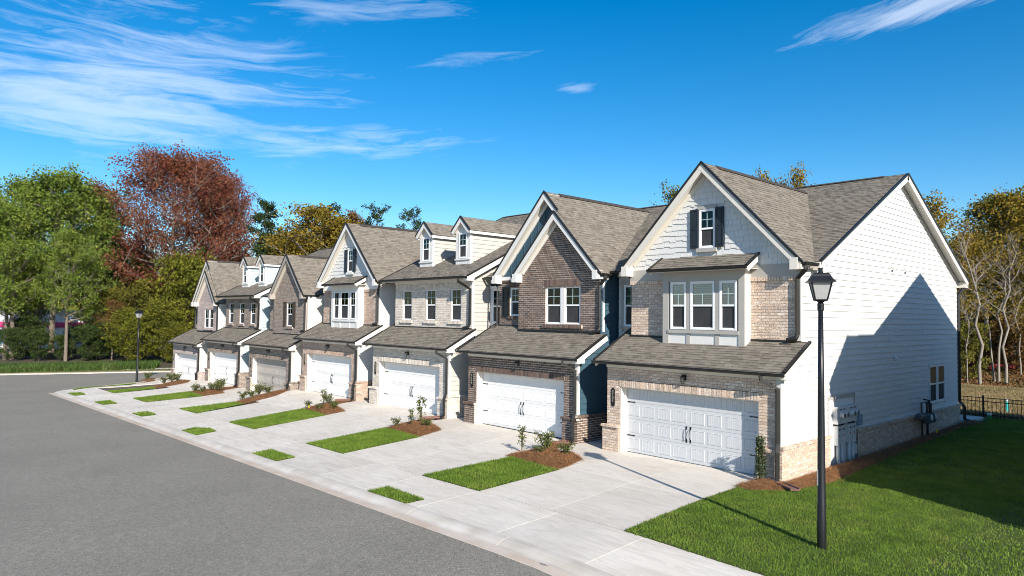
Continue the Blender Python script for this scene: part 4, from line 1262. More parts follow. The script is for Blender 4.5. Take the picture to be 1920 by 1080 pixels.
Q = [[(-.57,-9.22),(-.64,-8.61),(1.03,-8.70),(1.07,-9.22)],
     [(-7.7,-9.2),(-7.91,-8.51),(-6.13,-8.53),(-5.95,-9.2)],
     [(-14.61,-9.2),(-14.86,-8.64),(-14.18,-8.28),(-13.35,-8.37),(-13.0,-9.2)],
     [(-21.97,-9.1),(-21.96,-8.5),(-20.48,-8.51),(-20.47,-9.1)],
     [(-28.98,-9.16),(-29.31,-8.41),(-27.44,-8.50),(-27.24,-9.16)],
     [(-35.84,-9.18),(-35.82,-8.55),(-34.28,-8.58),(-33.9,-9.18)]]
def grow_poly(p, d):
    cx, cy = sum(q[0] for q in p)/len(p), sum(q[1] for q in p)/len(p)
    return [(x+d*(1 if x > cx else -1), y+d*(1 if y > cy else -1)) for x, y in p]
SG = [grow_poly(p, .035) for p in S]; QG = [grow_poly(p, .02) for p in Q]
for p in SG+QG: poly_sheet('turf', p, .014, GRASSG, kind='structure')
# ---- grass blades (uncountable: one stuff object per patch family)
GRASS = piece_mat('grass_blade', [(.075,.135,.015),(.115,.195,.022),(.15,.24,.03),(.17,.25,.035),(.24,.25,.06)], .75, .2, 2.0, trans=.35, bump=0, clump=1.1, spec=.25)
DRY = piece_mat('dry_grass_blade', [(.26,.19,.09),(.34,.26,.13),(.20,.155,.07),(.17,.16,.06)], .8, .2, 1.5, trans=.25, bump=0, clump=.5)
RANK = piece_mat('rank_grass_blade', [(.03,.06,.012),(.05,.095,.018),(.075,.13,.025),(.11,.13,.045)], .8, .2, 1.5, trans=.3, bump=0, clump=.3)
STRAW = piece_mat('pine_straw_needle', [(.23,.105,.041),(.33,.165,.067),(.16,.07,.03),(.41,.225,.10),(.26,.12,.05)], .8, .3, 6.0, bump=0)
def sample(poly, dens, rng):
    P = np.array(poly); lo, hi = P.min(0), P.max(0); n = int((hi-lo).prod()*dens)
    q = lo+rng.random((n, 2))*(hi-lo)
    return q[pip(q[:,0], q[:,1], poly)]
def blades(name, polys, dens, h, w, m, lean=.45, zoff=0.0, zf=G, keep=None, hvar=.5):
    pts = np.concatenate([sample(p, dens, RNG) for p in polys])
    pts = pts+RNG.normal(0, .022, pts.shape)
    n = len(pts); z = zf(pts[:,0], pts[:,1])+zoff
    a = RNG.random(n)*2*np.pi; hh = h*(1-hvar*RNG.random(n)); ww = w*(.6+.8*RNG.random(n))
    b = a+np.pi/2+RNG.normal(0, .4, n); ln = hh*lean*(.2+RNG.random(n))
    dx, dy = np.cos(a)*ww/2, np.sin(a)*ww/2; lx, ly = np.cos(b)*ln, np.sin(b)*ln
    V = np.empty((n, 5, 3))
    V[:,0] = np.stack([pts[:,0]-dx, pts[:,1]-dy, z], -1); V[:,1] = np.stack([pts[:,0]+dx, pts[:,1]+dy, z], -1)
    V[:,2] = np.stack([pts[:,0]+dx*.8+lx*.4, pts[:,1]+dy*.8+ly*.4, z+hh*.6], -1)
    V[:,3] = np.stack([pts[:,0]-dx*.8+lx*.4, pts[:,1]-dy*.8+ly*.4, z+hh*.6], -1)
    V[:,4] = np.stack([pts[:,0]+lx, pts[:,1]+ly, z+hh*.93], -1)
    o = np.arange(n)*5
    F = np.concatenate([np.stack([o,o+1,o+2],-1), np.stack([o,o+2,o+3],-1), np.stack([o+3,o+2,o+4],-1)])
    return put(name, raw_mesh(name, V.reshape(-1, 3), F, m), kind='stuff')
g = blades('lawn_grass', [[(5.80,-7.11),(10.5,-7.11),(10.5,4),(6.5,4),(6.55,1.0),(6.25,-.75),(5.55,-1.62),(5.17,-1.5),(5.33,-3.5)]], 2200, .068, .0105, GRASS)
g['label'] = 'bright green mown lawn beside the white end wall'; g['category'] = 'grass'
g = blades('lawn_grass', [[(6.5,4),(13,4),(13,18.2),(6.25,18.2),(6.15,13.8),(6.3,7.4),(6.48,4)],[(10.5,-7.085),(16,-7.085),(16,4),(10.5,4)]], 800, .07, .018, GRASS)
g['label'] = 'shaded back part of the side lawn up to the black fence'; g['category'] = 'grass'
g = blades('turf_grass', SG[:3]+QG[:3], 2000, .085, .0125, GRASS); g['label'] = 'turf strips and squares between the nearer driveways'; g['category'] = 'grass'
g = blades('turf_grass', SG[3:]+QG[3:], 800, .09, .024, GRASS); g['label'] = 'turf strips and squares between the farther driveways'; g['category'] = 'grass'
# meadow behind
def zmead(x, y): return .22+.0*x-.031*np.clip(np.asarray(y, float)-18.4, 0, 31.6)
sheet('meadow', np.linspace(-30,40,50), np.linspace(18.25,47.5,30), lambda x, y: zmead(x, y)-.08*(y < 18.4), TAN, kind='structure')
g = blades('meadow_grass', [[(-7,18.6),(12,18.6),(12,47.5),(-7,47.5)]], 260, .22, .03, DRY, lean=.8, zf=zmead); g['label'] = 'dry tan meadow grass behind the black fence'; g['category'] = 'grass'
g = blades('rank_grass', [[(-60.6,-22),(-56.2,1.5),(-61.5,3.5),(-66,-22)]], 130, .75, .07, RANK, lean=.6, zf=lambda x, y: zroad(x)+.05); g['label'] = 'tall dark green grass along the edge of the woods'; g['category'] = 'grass'
g = blades('verge_grass', [[(-57.5+(-20+10.1)*.339-.4,-20),(-57.5+30.1*.339-.4,20),(-57.5+30.1*.339-2.3,20),(-57.5-9.9*.339-2.3,-20)]], 60, .12, .04, RANK, lean=.8, zf=lambda x, y: zroad(x)+.09); g['label'] = 'brown verge grass beyond the far kerb'; g['category'] = 'grass'
# ---- pine straw beds
def mound(poly, h):
    P = np.array(poly)
    def f(x, y):
        d = np.full(np.shape(x), 9.0); n = len(P)
        for i in range(n):
            a, b = P[i], P[(i+1) % n]; ab = b-a; L = (ab**2).sum()
            t = np.clip(((x-a[0])*ab[0]+(y-a[1])*ab[1])/L, 0, 1)
            d = np.minimum(d, np.hypot(x-a[0]-ab[0]*t, y-a[1]-ab[1]*t))
        return G(x, y)+h*(1-np.exp(-d/.22))+.01
    return f
BEDS = [[(-1.85,-3.42),(.62,-3.75),(.56,-3.2),(.1,-1.97),(-.8,-1.4),(-1.15,-1.75),(-1.80,-1.1),(-1.98,-.1),(-2.45,-.1),(-2.55,-.65),(-1.96,-2.1)],
        [(-9.09,-3.26),(-6.57,-3.5),(-7.29,-1.91),(-8.53,-1.4),(-9.25,-1.44),(-9.48,-.9),(-9.45,-.1),(-9.9,-.1),(-9.8,-1.04),(-9.33,-2.46)],
        [(-16.4,-3.18),(-13.89,-3.38),(-14.29,-2.15),(-15.96,-1.67),(-16.48,-1.6),(-17.0,-.1),(-17.5,-.1),(-17.18,-1.59)],
        [(-21.6,-4.45),(-20.5,-4.38),(-22.15,-1.95),(-24.2,-.1),(-24.7,-.1),(-23.2,-2.2)],
        [(-31.4,-3.48),(-28.43,-3.68),(-29.33,-2.02),(-30.72,-1.77),(-32.0,-.1),(-32.5,-.1),(-32.0,-1.4)],
        [(-36.2,-4.25),(-34.94,-4.4),(-37.48,-1.7),(-39.0,-.9),(-39.4,-1.6),(-38.4,-2.6)],
        [(-43.1,-3.4),(-42.4,-3.55),(-44.1,-1.9),(-46.0,-1.2),(-46.4,-1.6),(-45.4,-2.3)],
        [(5.05,-1.46),(5.55,-1.67),(6.25,-.8),(6.6,1.0),(6.5,2.6),(6.33,7.4),(6.2,13.8),(6.5,16.4),(5.70,16.4),(5.72,.1),(5.72,-.13),(4.97,-.13),(5.06,-.6)]]
def straw_bed(poly, h, dens, label):
    f = mound(poly, h)
    mb = MB(); bm = bmesh.new(); dense = []
    for i in range(len(poly)):
        a, b = Vector(poly[i]), Vector(poly[(i+1) % len(poly)]); k = max(1, int((b-a).length/.25)); dense += [a.lerp(b, t/k) for t in range(k)]
    vs = [bm.verts.new((p.x, p.y, 0)) for p in dense]; bm.faces.new(vs); bmesh.ops.triangulate(bm, faces=bm.faces[:])
    for _ in range(3): bmesh.ops.subdivide_edges(bm, edges=[e for e in bm.edges if e.calc_length() > .35], cuts=1); bmesh.ops.triangulate(bm, faces=bm.faces[:])
    co = np.array([v.co[:2] for v in bm.verts]); z = f(co[:,0], co[:,1])
    for v, zz in zip(bm.verts, z): v.co.z = zz+random.uniform(-.008, .012)
    me = bpy.data.meshes.new('straw_bed'); bm.normal_update(); bm.to_mesh(me); bm.free(); me.materials.append(STRAWG); me.shade_smooth()
    bed = put('straw_bed', me, kind='structure')
    pts = sample(poly, dens, RNG); n = len(pts)
    pts = pts+RNG.normal(0, .03, pts.shape)*np.where(RNG.random((n,1)) < .12, 4.5, 1); zz = f(pts[:,0], pts[:,1])
    a = RNG.random(n)*2*np.pi; L = .05+.09*RNG.random(n); w = .004+.005*RNG.random(n); el = RNG.normal(.12, .25, n)
    d = np.stack([np.cos(a)*np.cos(el), np.sin(a)*np.cos(el), np.sin(el)], -1); s = np.stack([-np.sin(a), np.cos(a), np.zeros(n)], -1)
    c = np.stack([pts[:,0], pts[:,1], zz+.012], -1)
    V = np.stack([c-d*L[:,None]-s*w[:,None], c-d*L[:,None]+s*w[:,None], c+d*L[:,None]+np.array([0,0,.01])], 1).reshape(-1, 3)
    o = np.arange(n)*3; F = np.stack([o, o+1, o+2], -1)
    put('pine_straw', raw_mesh('pine_straw', V, F, STRAW), kind='stuff', label=label, category='mulch')
STRAWG = mat('straw_ground', (.25,.12,.048), .95, 0, 5.0, col2=(.12,.055,.024), bump=.8, bscale=40)
BN = ['beside the dark brick garage','beside the whitewashed brick garage','beside the tan brick garage','beside the taupe garage door','beside the far grey-brown brick garage','before the farthest townhouse','by the far street lamp']
for i, p in enumerate(BEDS):
    big = i == 7
    straw_bed(p, .11 if not big else .10, [1500,1300,900,600,500,400,300,1300][i], 'pine straw mulch '+(BN[i] if not big else 'along the foot of the white end wall'))
TREES = [
 ('broadleaf_tree', 'broad', 0, -79.4, -2.9, -1, 21.4, 4.86, 'G', 'tallest light green tree of the left woods, its crown nearest the red tree', 'tall green trees at the left edge', 1.05),
 ('broadleaf_tree', 'broad', 1, -77.6, -6.8, -1, 17.3, 2.97, 'G', 'light green tree at the very left edge of the woods', 'tall green trees at the left edge', 0.95),
 ('broadleaf_tree', 'broad', 2, -83.8, 1.3, -1, 20.9, 2.68, 'G', 'olive green tree just left of the red tree', 'tall green trees at the left edge', 0.8),
 ('broadleaf_tree', 'broad', 1, -90.6, -3.2, -1, 21.9, 3.36, 'G', 'green tree behind the two front trees of the left woods', 'tall green trees at the left edge', 1.0),
 ('broadleaf_tree', 'broad', 2, -87.6, -8.8, -1, 18.5, 4.04, 'G', 'green tree of the left woods cut by the photo edge', 'tall green trees at the left edge', 1.0),
 ('broadleaf_tree', 'broad', 0, -72.5, -2.7, -1, 14.1, 2.29, 'G', 'lower bright green tree in front of the left woods', 'tall green trees at the left edge', 0.85),
 ('broadleaf_tree', 'broad', 2, -78.1, -7.3, -1, 13.6, 4.44, 'G', 'lower spreading green tree at the front left of the woods', 'tall green trees at the left edge', 1.0),
 ('broadleaf_tree', 'broad', 1, -89.5, 4.0, -1, 18.2, 5.65, 'D', 'dark green tree in the gap left of the red tree', 'tall green trees at the left edge', 0.8),
 ('broadleaf_tree', 'broad', 0, -101.0, 9.2, -1, 15.6, 1.61, 'D', 'dark tree low behind the left part of the red tree', 'tall green trees at the left edge', 1.0),
 ('broadleaf_tree', 'broad', 2, -93.9, 10.9, -1, 14.1, 1.27, 'O', 'olive tree low behind the red trunk', 'tall green trees at the left edge', 1.0),
 ('broadleaf_tree', 'broad', 1, -95.3, 15.3, -1, 13.7, 2.78, 'D', 'dark tree behind the yellow-green hedge trees', 'tall green trees at the left edge', 1.0),
 ('broadleaf_tree', 'broad', 0, -91.9, 19.1, -1, 14.6, 1.71, 'B', 'brown tree behind the farthest roofs', 'tall green trees at the left edge', 1.0),
 ('undergrowth_bush', 'bush', 1, -79.1, -8.5, -1, 3.6, 0.73, 'D', 'dark bush at the left edge under the green trees', 'dark undergrowth below the left woods', 1.0),
 ('undergrowth_bush', 'bush', 0, -76.2, -6.7, -1, 3.3, 4.82, 'D', 'dark bush left of the leaning pale trunk', 'dark undergrowth below the left woods', 1.0),
 ('undergrowth_bush', 'bush', 1, -74.4, -4.8, -1, 3.2, 2.63, 'D', 'dark bush beneath the tallest green tree', 'dark undergrowth below the left woods', 1.0),
 ('undergrowth_bush', 'bush', 0, -73.9, -2.8, -1, 2.6, 5.98, 'D', 'dark bush right of the leaning pale trunk', 'dark undergrowth below the left woods', 1.0),
 ('undergrowth_bush', 'bush', 0, -72.0, -0.7, -1, 3.6, 5.64, 'D', 'dark bush between the woods and the yellow hedge', 'dark undergrowth below the left woods', 1.0),
 ('undergrowth_bush', 'bush', 1, -77.6, -0.9, -1, 3.5, 2.67, 'F', 'faded grey-green bush among the dark trunks', 'dark undergrowth below the left woods', 1.0),
 ('red_tree', 'red', 0, -76.8, 8.9, -1, 24.8, 0.4, None, 'big dark red autumn tree with pale limbs above the yellow hedge', 'autumn trees behind the row', 1.0),
 ('red_tree', 'red', 0, -76.4, 15.2, -1, 22.5, 2.9, None, 'smaller dark red autumn tree right of the big one', 'autumn trees behind the row', 0.55),
 ('hedge_tree', 'bush', 0, -77.3, 2.4, -1, 7.6, 0.49, 'O', 'olive hedge tree at the left end of the yellow-green screen', 'yellow-green hedge trees at the end of the row', 0.8),
 ('hedge_tree', 'bush', 1, -69.2, 2.4, -1, 5.4, 0.88, 'H', 'yellow-green hedge tree behind the far lamp', 'yellow-green hedge trees at the end of the row', 1.0),
 ('hedge_tree', 'bush', 0, -74.5, 5.5, -1, 8.7, 0.16, 'O', 'olive hedge tree right of the far lamp', 'yellow-green hedge trees at the end of the row', 0.75),
 ('hedge_tree', 'bush', 1, -65.5, 4.9, -1, 6.3, 0.92, 'H', 'bright yellow-green hedge tree in the middle of the screen', 'yellow-green hedge trees at the end of the row', 1.0),
 ('hedge_tree', 'bush', 0, -68.0, 8.1, -1, 11.0, 4.64, 'H', 'tall yellow-green hedge tree touching the farthest townhouse', 'yellow-green hedge trees at the end of the row', 0.75),
 ('hedge_tree', 'bush', 1, -73.6, 12.3, -1, 12.3, 6.14, 'D', 'dark green hedge tree behind the farthest townhouse roof', 'yellow-green hedge trees at the end of the row', 0.9),
 ('hedge_tree', 'bush', 1, -73.4, 0.7, -1, 4.4, 1.22, 'D', 'dark hedge bush beneath the orange-brown tree', 'yellow-green hedge trees at the end of the row', 1.1),
 ('hedge_tree', 'bush', 0, -66.1, 2.7, -1, 4.6, 2.74, 'H', 'low yellow-green hedge bush before the screen', 'yellow-green hedge trees at the end of the row', 1.0),
 ('hedge_tree', 'bush', 0, -63.6, 5.5, -1, 4.0, 2.78, 'H', 'low yellow-green bush beside the farthest garage', 'yellow-green hedge trees at the end of the row', 0.9),
 ('undergrowth_bush', 'bush', 0, -78.9, -5.3, -1, 4.6, 0.4, 'D', 'tall dark bush between the trunks of the left woods', 'dark undergrowth below the left woods', 1.0),
 ('autumn_tree', 'sparse', 1, -88.1, 2.5, -1, 11.1, 4.53, 'O', 'thin olive tree in front of the white shop', 'autumn trees behind the row', 1.0),
 ('autumn_tree', 'sparse', 2, -94.9, -1.9, -1, 12.5, 0.78, 'O', 'thin olive tree deep in the left woods', 'autumn trees behind the row', 1.0),
 ('autumn_tree', 'sparse', 2, -72.5, 1.7, -1, 6.8, 3.08, 'B', 'small orange-brown tree behind the far lamp', 'autumn trees behind the row', 1.0),
 ('pine_tree', 'pine', 0, -93.8, 5.2, -1, 23.3, 1.22, None, 'dark pine crown showing between the green and red trees', 'pines behind the row', 1.1),
 ('pine_tree', 'pine', 0, -69.0, 17.3, -1, 20.1, 1.0, None, 'dark green pine right of the red tree', 'pines behind the row', 0.85),
 ('pine_tree', 'pine', 1, -72.3, 27.1, -1, 20.7, 4.79, None, 'dark pine crown above the yellow trees', 'pines behind the row', 1.2),
 ('pine_tree', 'pine', 1, -55.0, 23.6, 0, 17.3, 3.5, None, 'pine top with two clumps above the white shingled gable ridge', 'pines behind the row', 0.8),
 ('pine_tree', 'pine', 1, -46.9, 23.6, 0, 16.1, 5.0, None, 'leaning wind-swept pine top left of the two near dormers', 'pines behind the row', 0.7),
 ('autumn_tree', 'sparse', 0, -61.1, 20.0, -1, 18.6, 4.78, 'Y', 'large golden yellow tree above the grey-brown brick gable', 'autumn trees behind the row', 1.25),
 ('autumn_tree', 'sparse', 2, -64.9, 18.9, -1, 15.5, 0.69, 'Y', 'lower golden tree left of the large golden one', 'autumn trees behind the row', 1.2),
 ('autumn_tree', 'sparse', 2, -61.0, 23.1, -1, 17.3, 2.59, 'Y', 'golden brown tree touching the white shingled gable', 'autumn trees behind the row', 1.1),
 ('autumn_tree', 'broad', 2, -67.5, 24.9, -1, 16.6, 0.36, 'B', 'brown-orange tree filling in behind the golden trees', 'autumn trees behind the row', 0.9),
 ('autumn_tree', 'sparse', 1, -61.3, 25.7, 0, 17.3, 2.24, 'B', 'thin half-bare tree behind the white shingled gable ridge', 'autumn trees behind the row', 0.8),
 ('autumn_tree', 'broad', 1, -77.5, 22.9, -1, 16.2, 4.0, 'O', 'olive tree low between the pine and the golden trees', 'autumn trees behind the row', 0.8),
 ('autumn_tree', 'sparse', 1, -84.9, 20.7, -1, 14.3, 3.22, 'B', 'brown tree low behind the far dormers', 'autumn trees behind the row', 1.2),
 ('autumn_tree', 'sparse', 3, -23.3, 37.4, 0, 17.1, 4.44, 'O', 'yellow-green tree top peeping left of the shingled end gable', 'autumn trees behind the row', 0.7),
 ('autumn_tree', 'sparse', 3, -14.6, 38.0, 0.5, 16.8, 3.8, 'Y', 'thin yellow tree top, left one above the end house roof valley', 'autumn trees behind the row', 0.55),
 ('autumn_tree', 'sparse', 3, -12.8, 39.9, 0.5, 17.1, 0.14, 'Y', 'yellow-green tree top, right one above the end house roof valley', 'autumn trees behind the row', 0.6),
 ('autumn_tree', 'sparse', 3, -7.0, 55.1, -0.75, 17.1, 6.2, 'Y', 'sparse yellow tree beside the rake of the white end gable', 'autumn wood behind the meadow', 1.0),
 ('autumn_tree', 'sparse', 1, -4.9, 54.5, -0.75, 13.5, 3.64, 'Y', 'golden tree behind the thin pale trunk', 'autumn wood behind the meadow', 1.0),
 ('autumn_tree', 'sparse', 1, -4.2, 61.1, -0.75, 18.0, 4.78, 'O', 'tall brown-leaved tree with open top in the right wood', 'autumn wood behind the meadow', 1.0),
 ('autumn_tree', 'sparse', 2, -1.8, 60.7, -0.75, 17.9, 5.92, 'Y', 'tall golden green tree at the right edge', 'autumn wood behind the meadow', 1.0),
 ('autumn_tree', 'sparse', 0, -0.1, 62.6, -0.75, 18.3, 5.58, 'O', 'tall brown tree cut by the right photo edge', 'autumn wood behind the meadow', 1.0),
 ('autumn_tree', 'sparse', 2, -7.4, 69.4, -0.75, 15.2, 2.18, 'B', 'dense brown tree behind the pale trunks', 'autumn wood behind the meadow', 1.0),
 ('autumn_tree', 'sparse', 2, -6.0, 76.9, -0.75, 17.0, 0.37, 'B', 'dark brown tree deep in the right wood', 'autumn wood behind the meadow', 1.1),
 ('autumn_tree', 'broad', 2, -8.6, 65.2, -0.75, 12.7, 3.63, 'O', 'olive brown tree beside the end wall', 'autumn wood behind the meadow', 0.6),
 ('autumn_tree', 'broad', 0, -2.2, 69.1, -0.75, 13.7, 4.46, 'B', 'olive tree at the right edge of the wood', 'autumn wood behind the meadow', 0.6),
 ('autumn_tree', 'sparse', 2, 1.1, 63.8, -0.75, 16.5, 5.97, 'Y', 'golden tree beyond the right photo edge', 'autumn wood behind the meadow', 1.0),
 ('wood_bush', 'bush', 0, -3.4, 50.2, -0.75, 4.9, 0.32, 'O', 'olive bush at the foot of the thin pale trunk', 'undergrowth of the right wood', 1.0),
 ('wood_bush', 'bush', 1, -3.2, 59.2, -0.75, 3.4, 2.94, 'B', 'brown bush between the pale trunks', 'undergrowth of the right wood', 1.1),
 ('wood_bush', 'bush', 0, -1.2, 58.5, -0.75, 5.5, 1.49, 'B', 'russet bush at the right edge', 'undergrowth of the right wood', 1.2),
 ('wood_bush', 'bush', 0, -6.5, 67.4, -0.75, 5.4, 5.14, 'B', 'brown thicket behind the pale trunks', 'undergrowth of the right wood', 1.6),
 ('wood_bush', 'bush', 1, -5.5, 74.5, -0.75, 6.7, 0.37, 'D', 'dark thicket deep in the right wood', 'undergrowth of the right wood', 1.7),
 ('wood_bush', 'bush', 1, -1.9, 69.5, -0.75, 6.1, 1.88, 'B', 'brown thicket beyond the right edge', 'undergrowth of the right wood', 1.6),
 ('wood_bush', 'bush', 1, -9.0, 67.7, -0.75, 6.0, 5.48, 'D', 'dark thicket beside the end wall', 'undergrowth of the right wood', 1.6),
 ('pale_tree', 'bare', 0, -1.7, 49.0, -0.75, 14.2, 2.2, None, 'straight pale bare tree, thickest of the trunks at the meadow edge', 'bare pale-barked trees at the meadow edge', 1.0),
 ('pale_tree', 'bare', 1, -1.2, 52.6, -0.75, 12.7, 4.0, None, 'twin-stemmed pale tree leaning left at the meadow edge', 'bare pale-barked trees at the meadow edge', 1.0),
 ('pale_tree', 'bare', 0, -0.5, 51.8, -0.75, 13.5, 5.6, None, 'pale tree bending to the right at the meadow edge', 'bare pale-barked trees at the meadow edge', 1.0),
 ('pale_tree', 'bare', 2, -2.4, 48.3, -0.75, 8.9, 1.0, None, 'thin pale sapling nearest the end wall', 'bare pale-barked trees at the meadow edge', 0.9),
 ('pale_tree', 'bare', 2, -0.4, 56.3, -0.75, 12.0, 3.0, None, 'slim pale tree at the right photo edge', 'bare pale-barked trees at the meadow edge', 1.0),
]
# ------------------------------------------------------------------ street lamps
def street_lamp(loc, label, H=5.5):
    L = thing('street_lamp', label, 'street lamp', loc, rotz=.55, group='black lantern street lamps')
    mb = MB(); mb.lathe([(.09,-.3),(.088,.02),(.085,.9),(.078,.92),(.062,3.0),(.046,H-.82)], 14)
    mb.build('pole', BLACK, L, smooth=True)
    c = MB(); c.lathe([(.05,H-.84),(.062,H-.82),(.062,H-.70),(.045,H-.68),(.08,H-.65),(.08,H-.63)], 12); c.tube([(0,-.05,H-.75),(0,-.11,H-.75)], .014, 6)
    c.build('collar', BLACK, L)
    z0, z1, b, t = H-.63, H-.27, .108, .185
    f = MB()
    for sx, sy in ((-1,-1),(1,-1),(1,1),(-1,1)):
        f.tube([(sx*b,sy*b,z0),(sx*t,sy*t,z1)], .015, 4)
    for (z, r) in ((z0,b),(z1,t)):
        for k in range(4):
            p = [(-r,-r),(r,-r),(r,r),(-r,r)]; q = p[k]; w = p[(k+1)%4]
            f.tube([(*q,z),(*w,z)], .017, 4)
    f.box(-b,b,-b,b,z0-.012,z0)
    f.build('lantern_frame', BLACK, L)
    for k in range(4):
        p = [(-1,-1),(1,-1),(1,1),(-1,1)]; q, w = p[k], p[(k+1)%4]
        i = .97
        MB().prism([(q[0]*b*i,q[1]*b*i,z0),(w[0]*b*i,w[1]*b*i,z0),(w[0]*t*i,w[1]*t*i,z1),(q[0]*t*i,q[1]*t*i,z1)], (-(q[0]+w[0])*.003,-(q[1]+w[1])*.003,0)).build('lantern_glass', FROST, L)
    MB().lathe([(.03,z0),(.035,z0+.1),(.045,z0+.16),(.03,z0+.25),(.01,z0+.28)], 8).build('lamp_socket', BLACK, L)
    r = MB()
    prof = [(.25,z1-.01),(.25,z1+.014),(.22,z1+.028),(.172,z1+.105),(.155,z1+.15),(.127,z1+.172),(.0,z1+.18)]
    i0 = 0
    for (a, z) in prof:
        for sx, sy in ((-1,-1),(1,-1),(1,1),(-1,1)): r.v.append((sx*a, sy*a, z))
    for k in range(len(prof)-1):
        for q in range(4): w = (q+1)%4; r.f.append((k*4+q,k*4+w,(k+1)*4+w,(k+1)*4+q))
    r.f.append((3,2,1,0))
    r.build('lantern_roof', BLACK, L)
    MB().lathe([(.05,z1+.175),(.05,z1+.19),(.042,z1+.195),(.042,z1+.25),(.052,z1+.255),(.052,z1+.27),(.0,z1+.278)], 10).build('finial', BLACK, L)
    return L
def frosted():
    m = bpy.data.materials.new('frosted_lantern_glass'); m.use_nodes = True; N, Lk = nodes_of(m); b = N['Principled BSDF']
    b.inputs['Base Color'].default_value = (.62,.62,.62,1); b.inputs['Roughness'].default_value = .35
    tr = N.new('ShaderNodeBsdfTranslucent'); tr.inputs[0].default_value = (.75,.75,.75,1)
    tp = N.new('ShaderNodeBsdfTransparent'); tp.inputs[0].default_value = (.9,.9,.9,1)
    m1 = N.new('ShaderNodeMixShader'); m1.inputs[0].default_value = .5
    m2 = N.new('ShaderNodeMixShader')
    n = N.new('ShaderNodeTexNoise'); n.inputs['Scale'].default_value = 7; n.inputs['Detail'].default_value = 4
    r = N.new('ShaderNodeMapRange'); r.inputs[3].default_value = .05; r.inputs[4].default_value = .35; Lk.new(n.outputs['Fac'], r.inputs[0]); Lk.new(r.outputs[0], m2.inputs[0])
    Lk.new(b.outputs[0], m1.inputs[1]); Lk.new(tr.outputs[0], m1.inputs[2]); Lk.new(m1.outputs[0], m2.inputs[1]); Lk.new(tp.outputs[0], m2.inputs[2])
    Lk.new(m2.outputs[0], N['Material Output'].inputs['Surface'])
    return m
FROST = frosted()
lamp = street_lamp((8.84,-4.86,-.01), 'tall black lantern street lamp on the lawn in front of the white end wall')
m = MB().box(-.012,.012,-.104,-.100,1.28,1.6); o = m.build('sticker', mat('sticker_white', (.7,.7,.7), .5), lamp); o.rotation_euler = (0,0,-.9)
street_lamp((-43.0,-3.45,Gf(-43,-3.45)), 'black lantern street lamp at the far end of the row, before the woods')

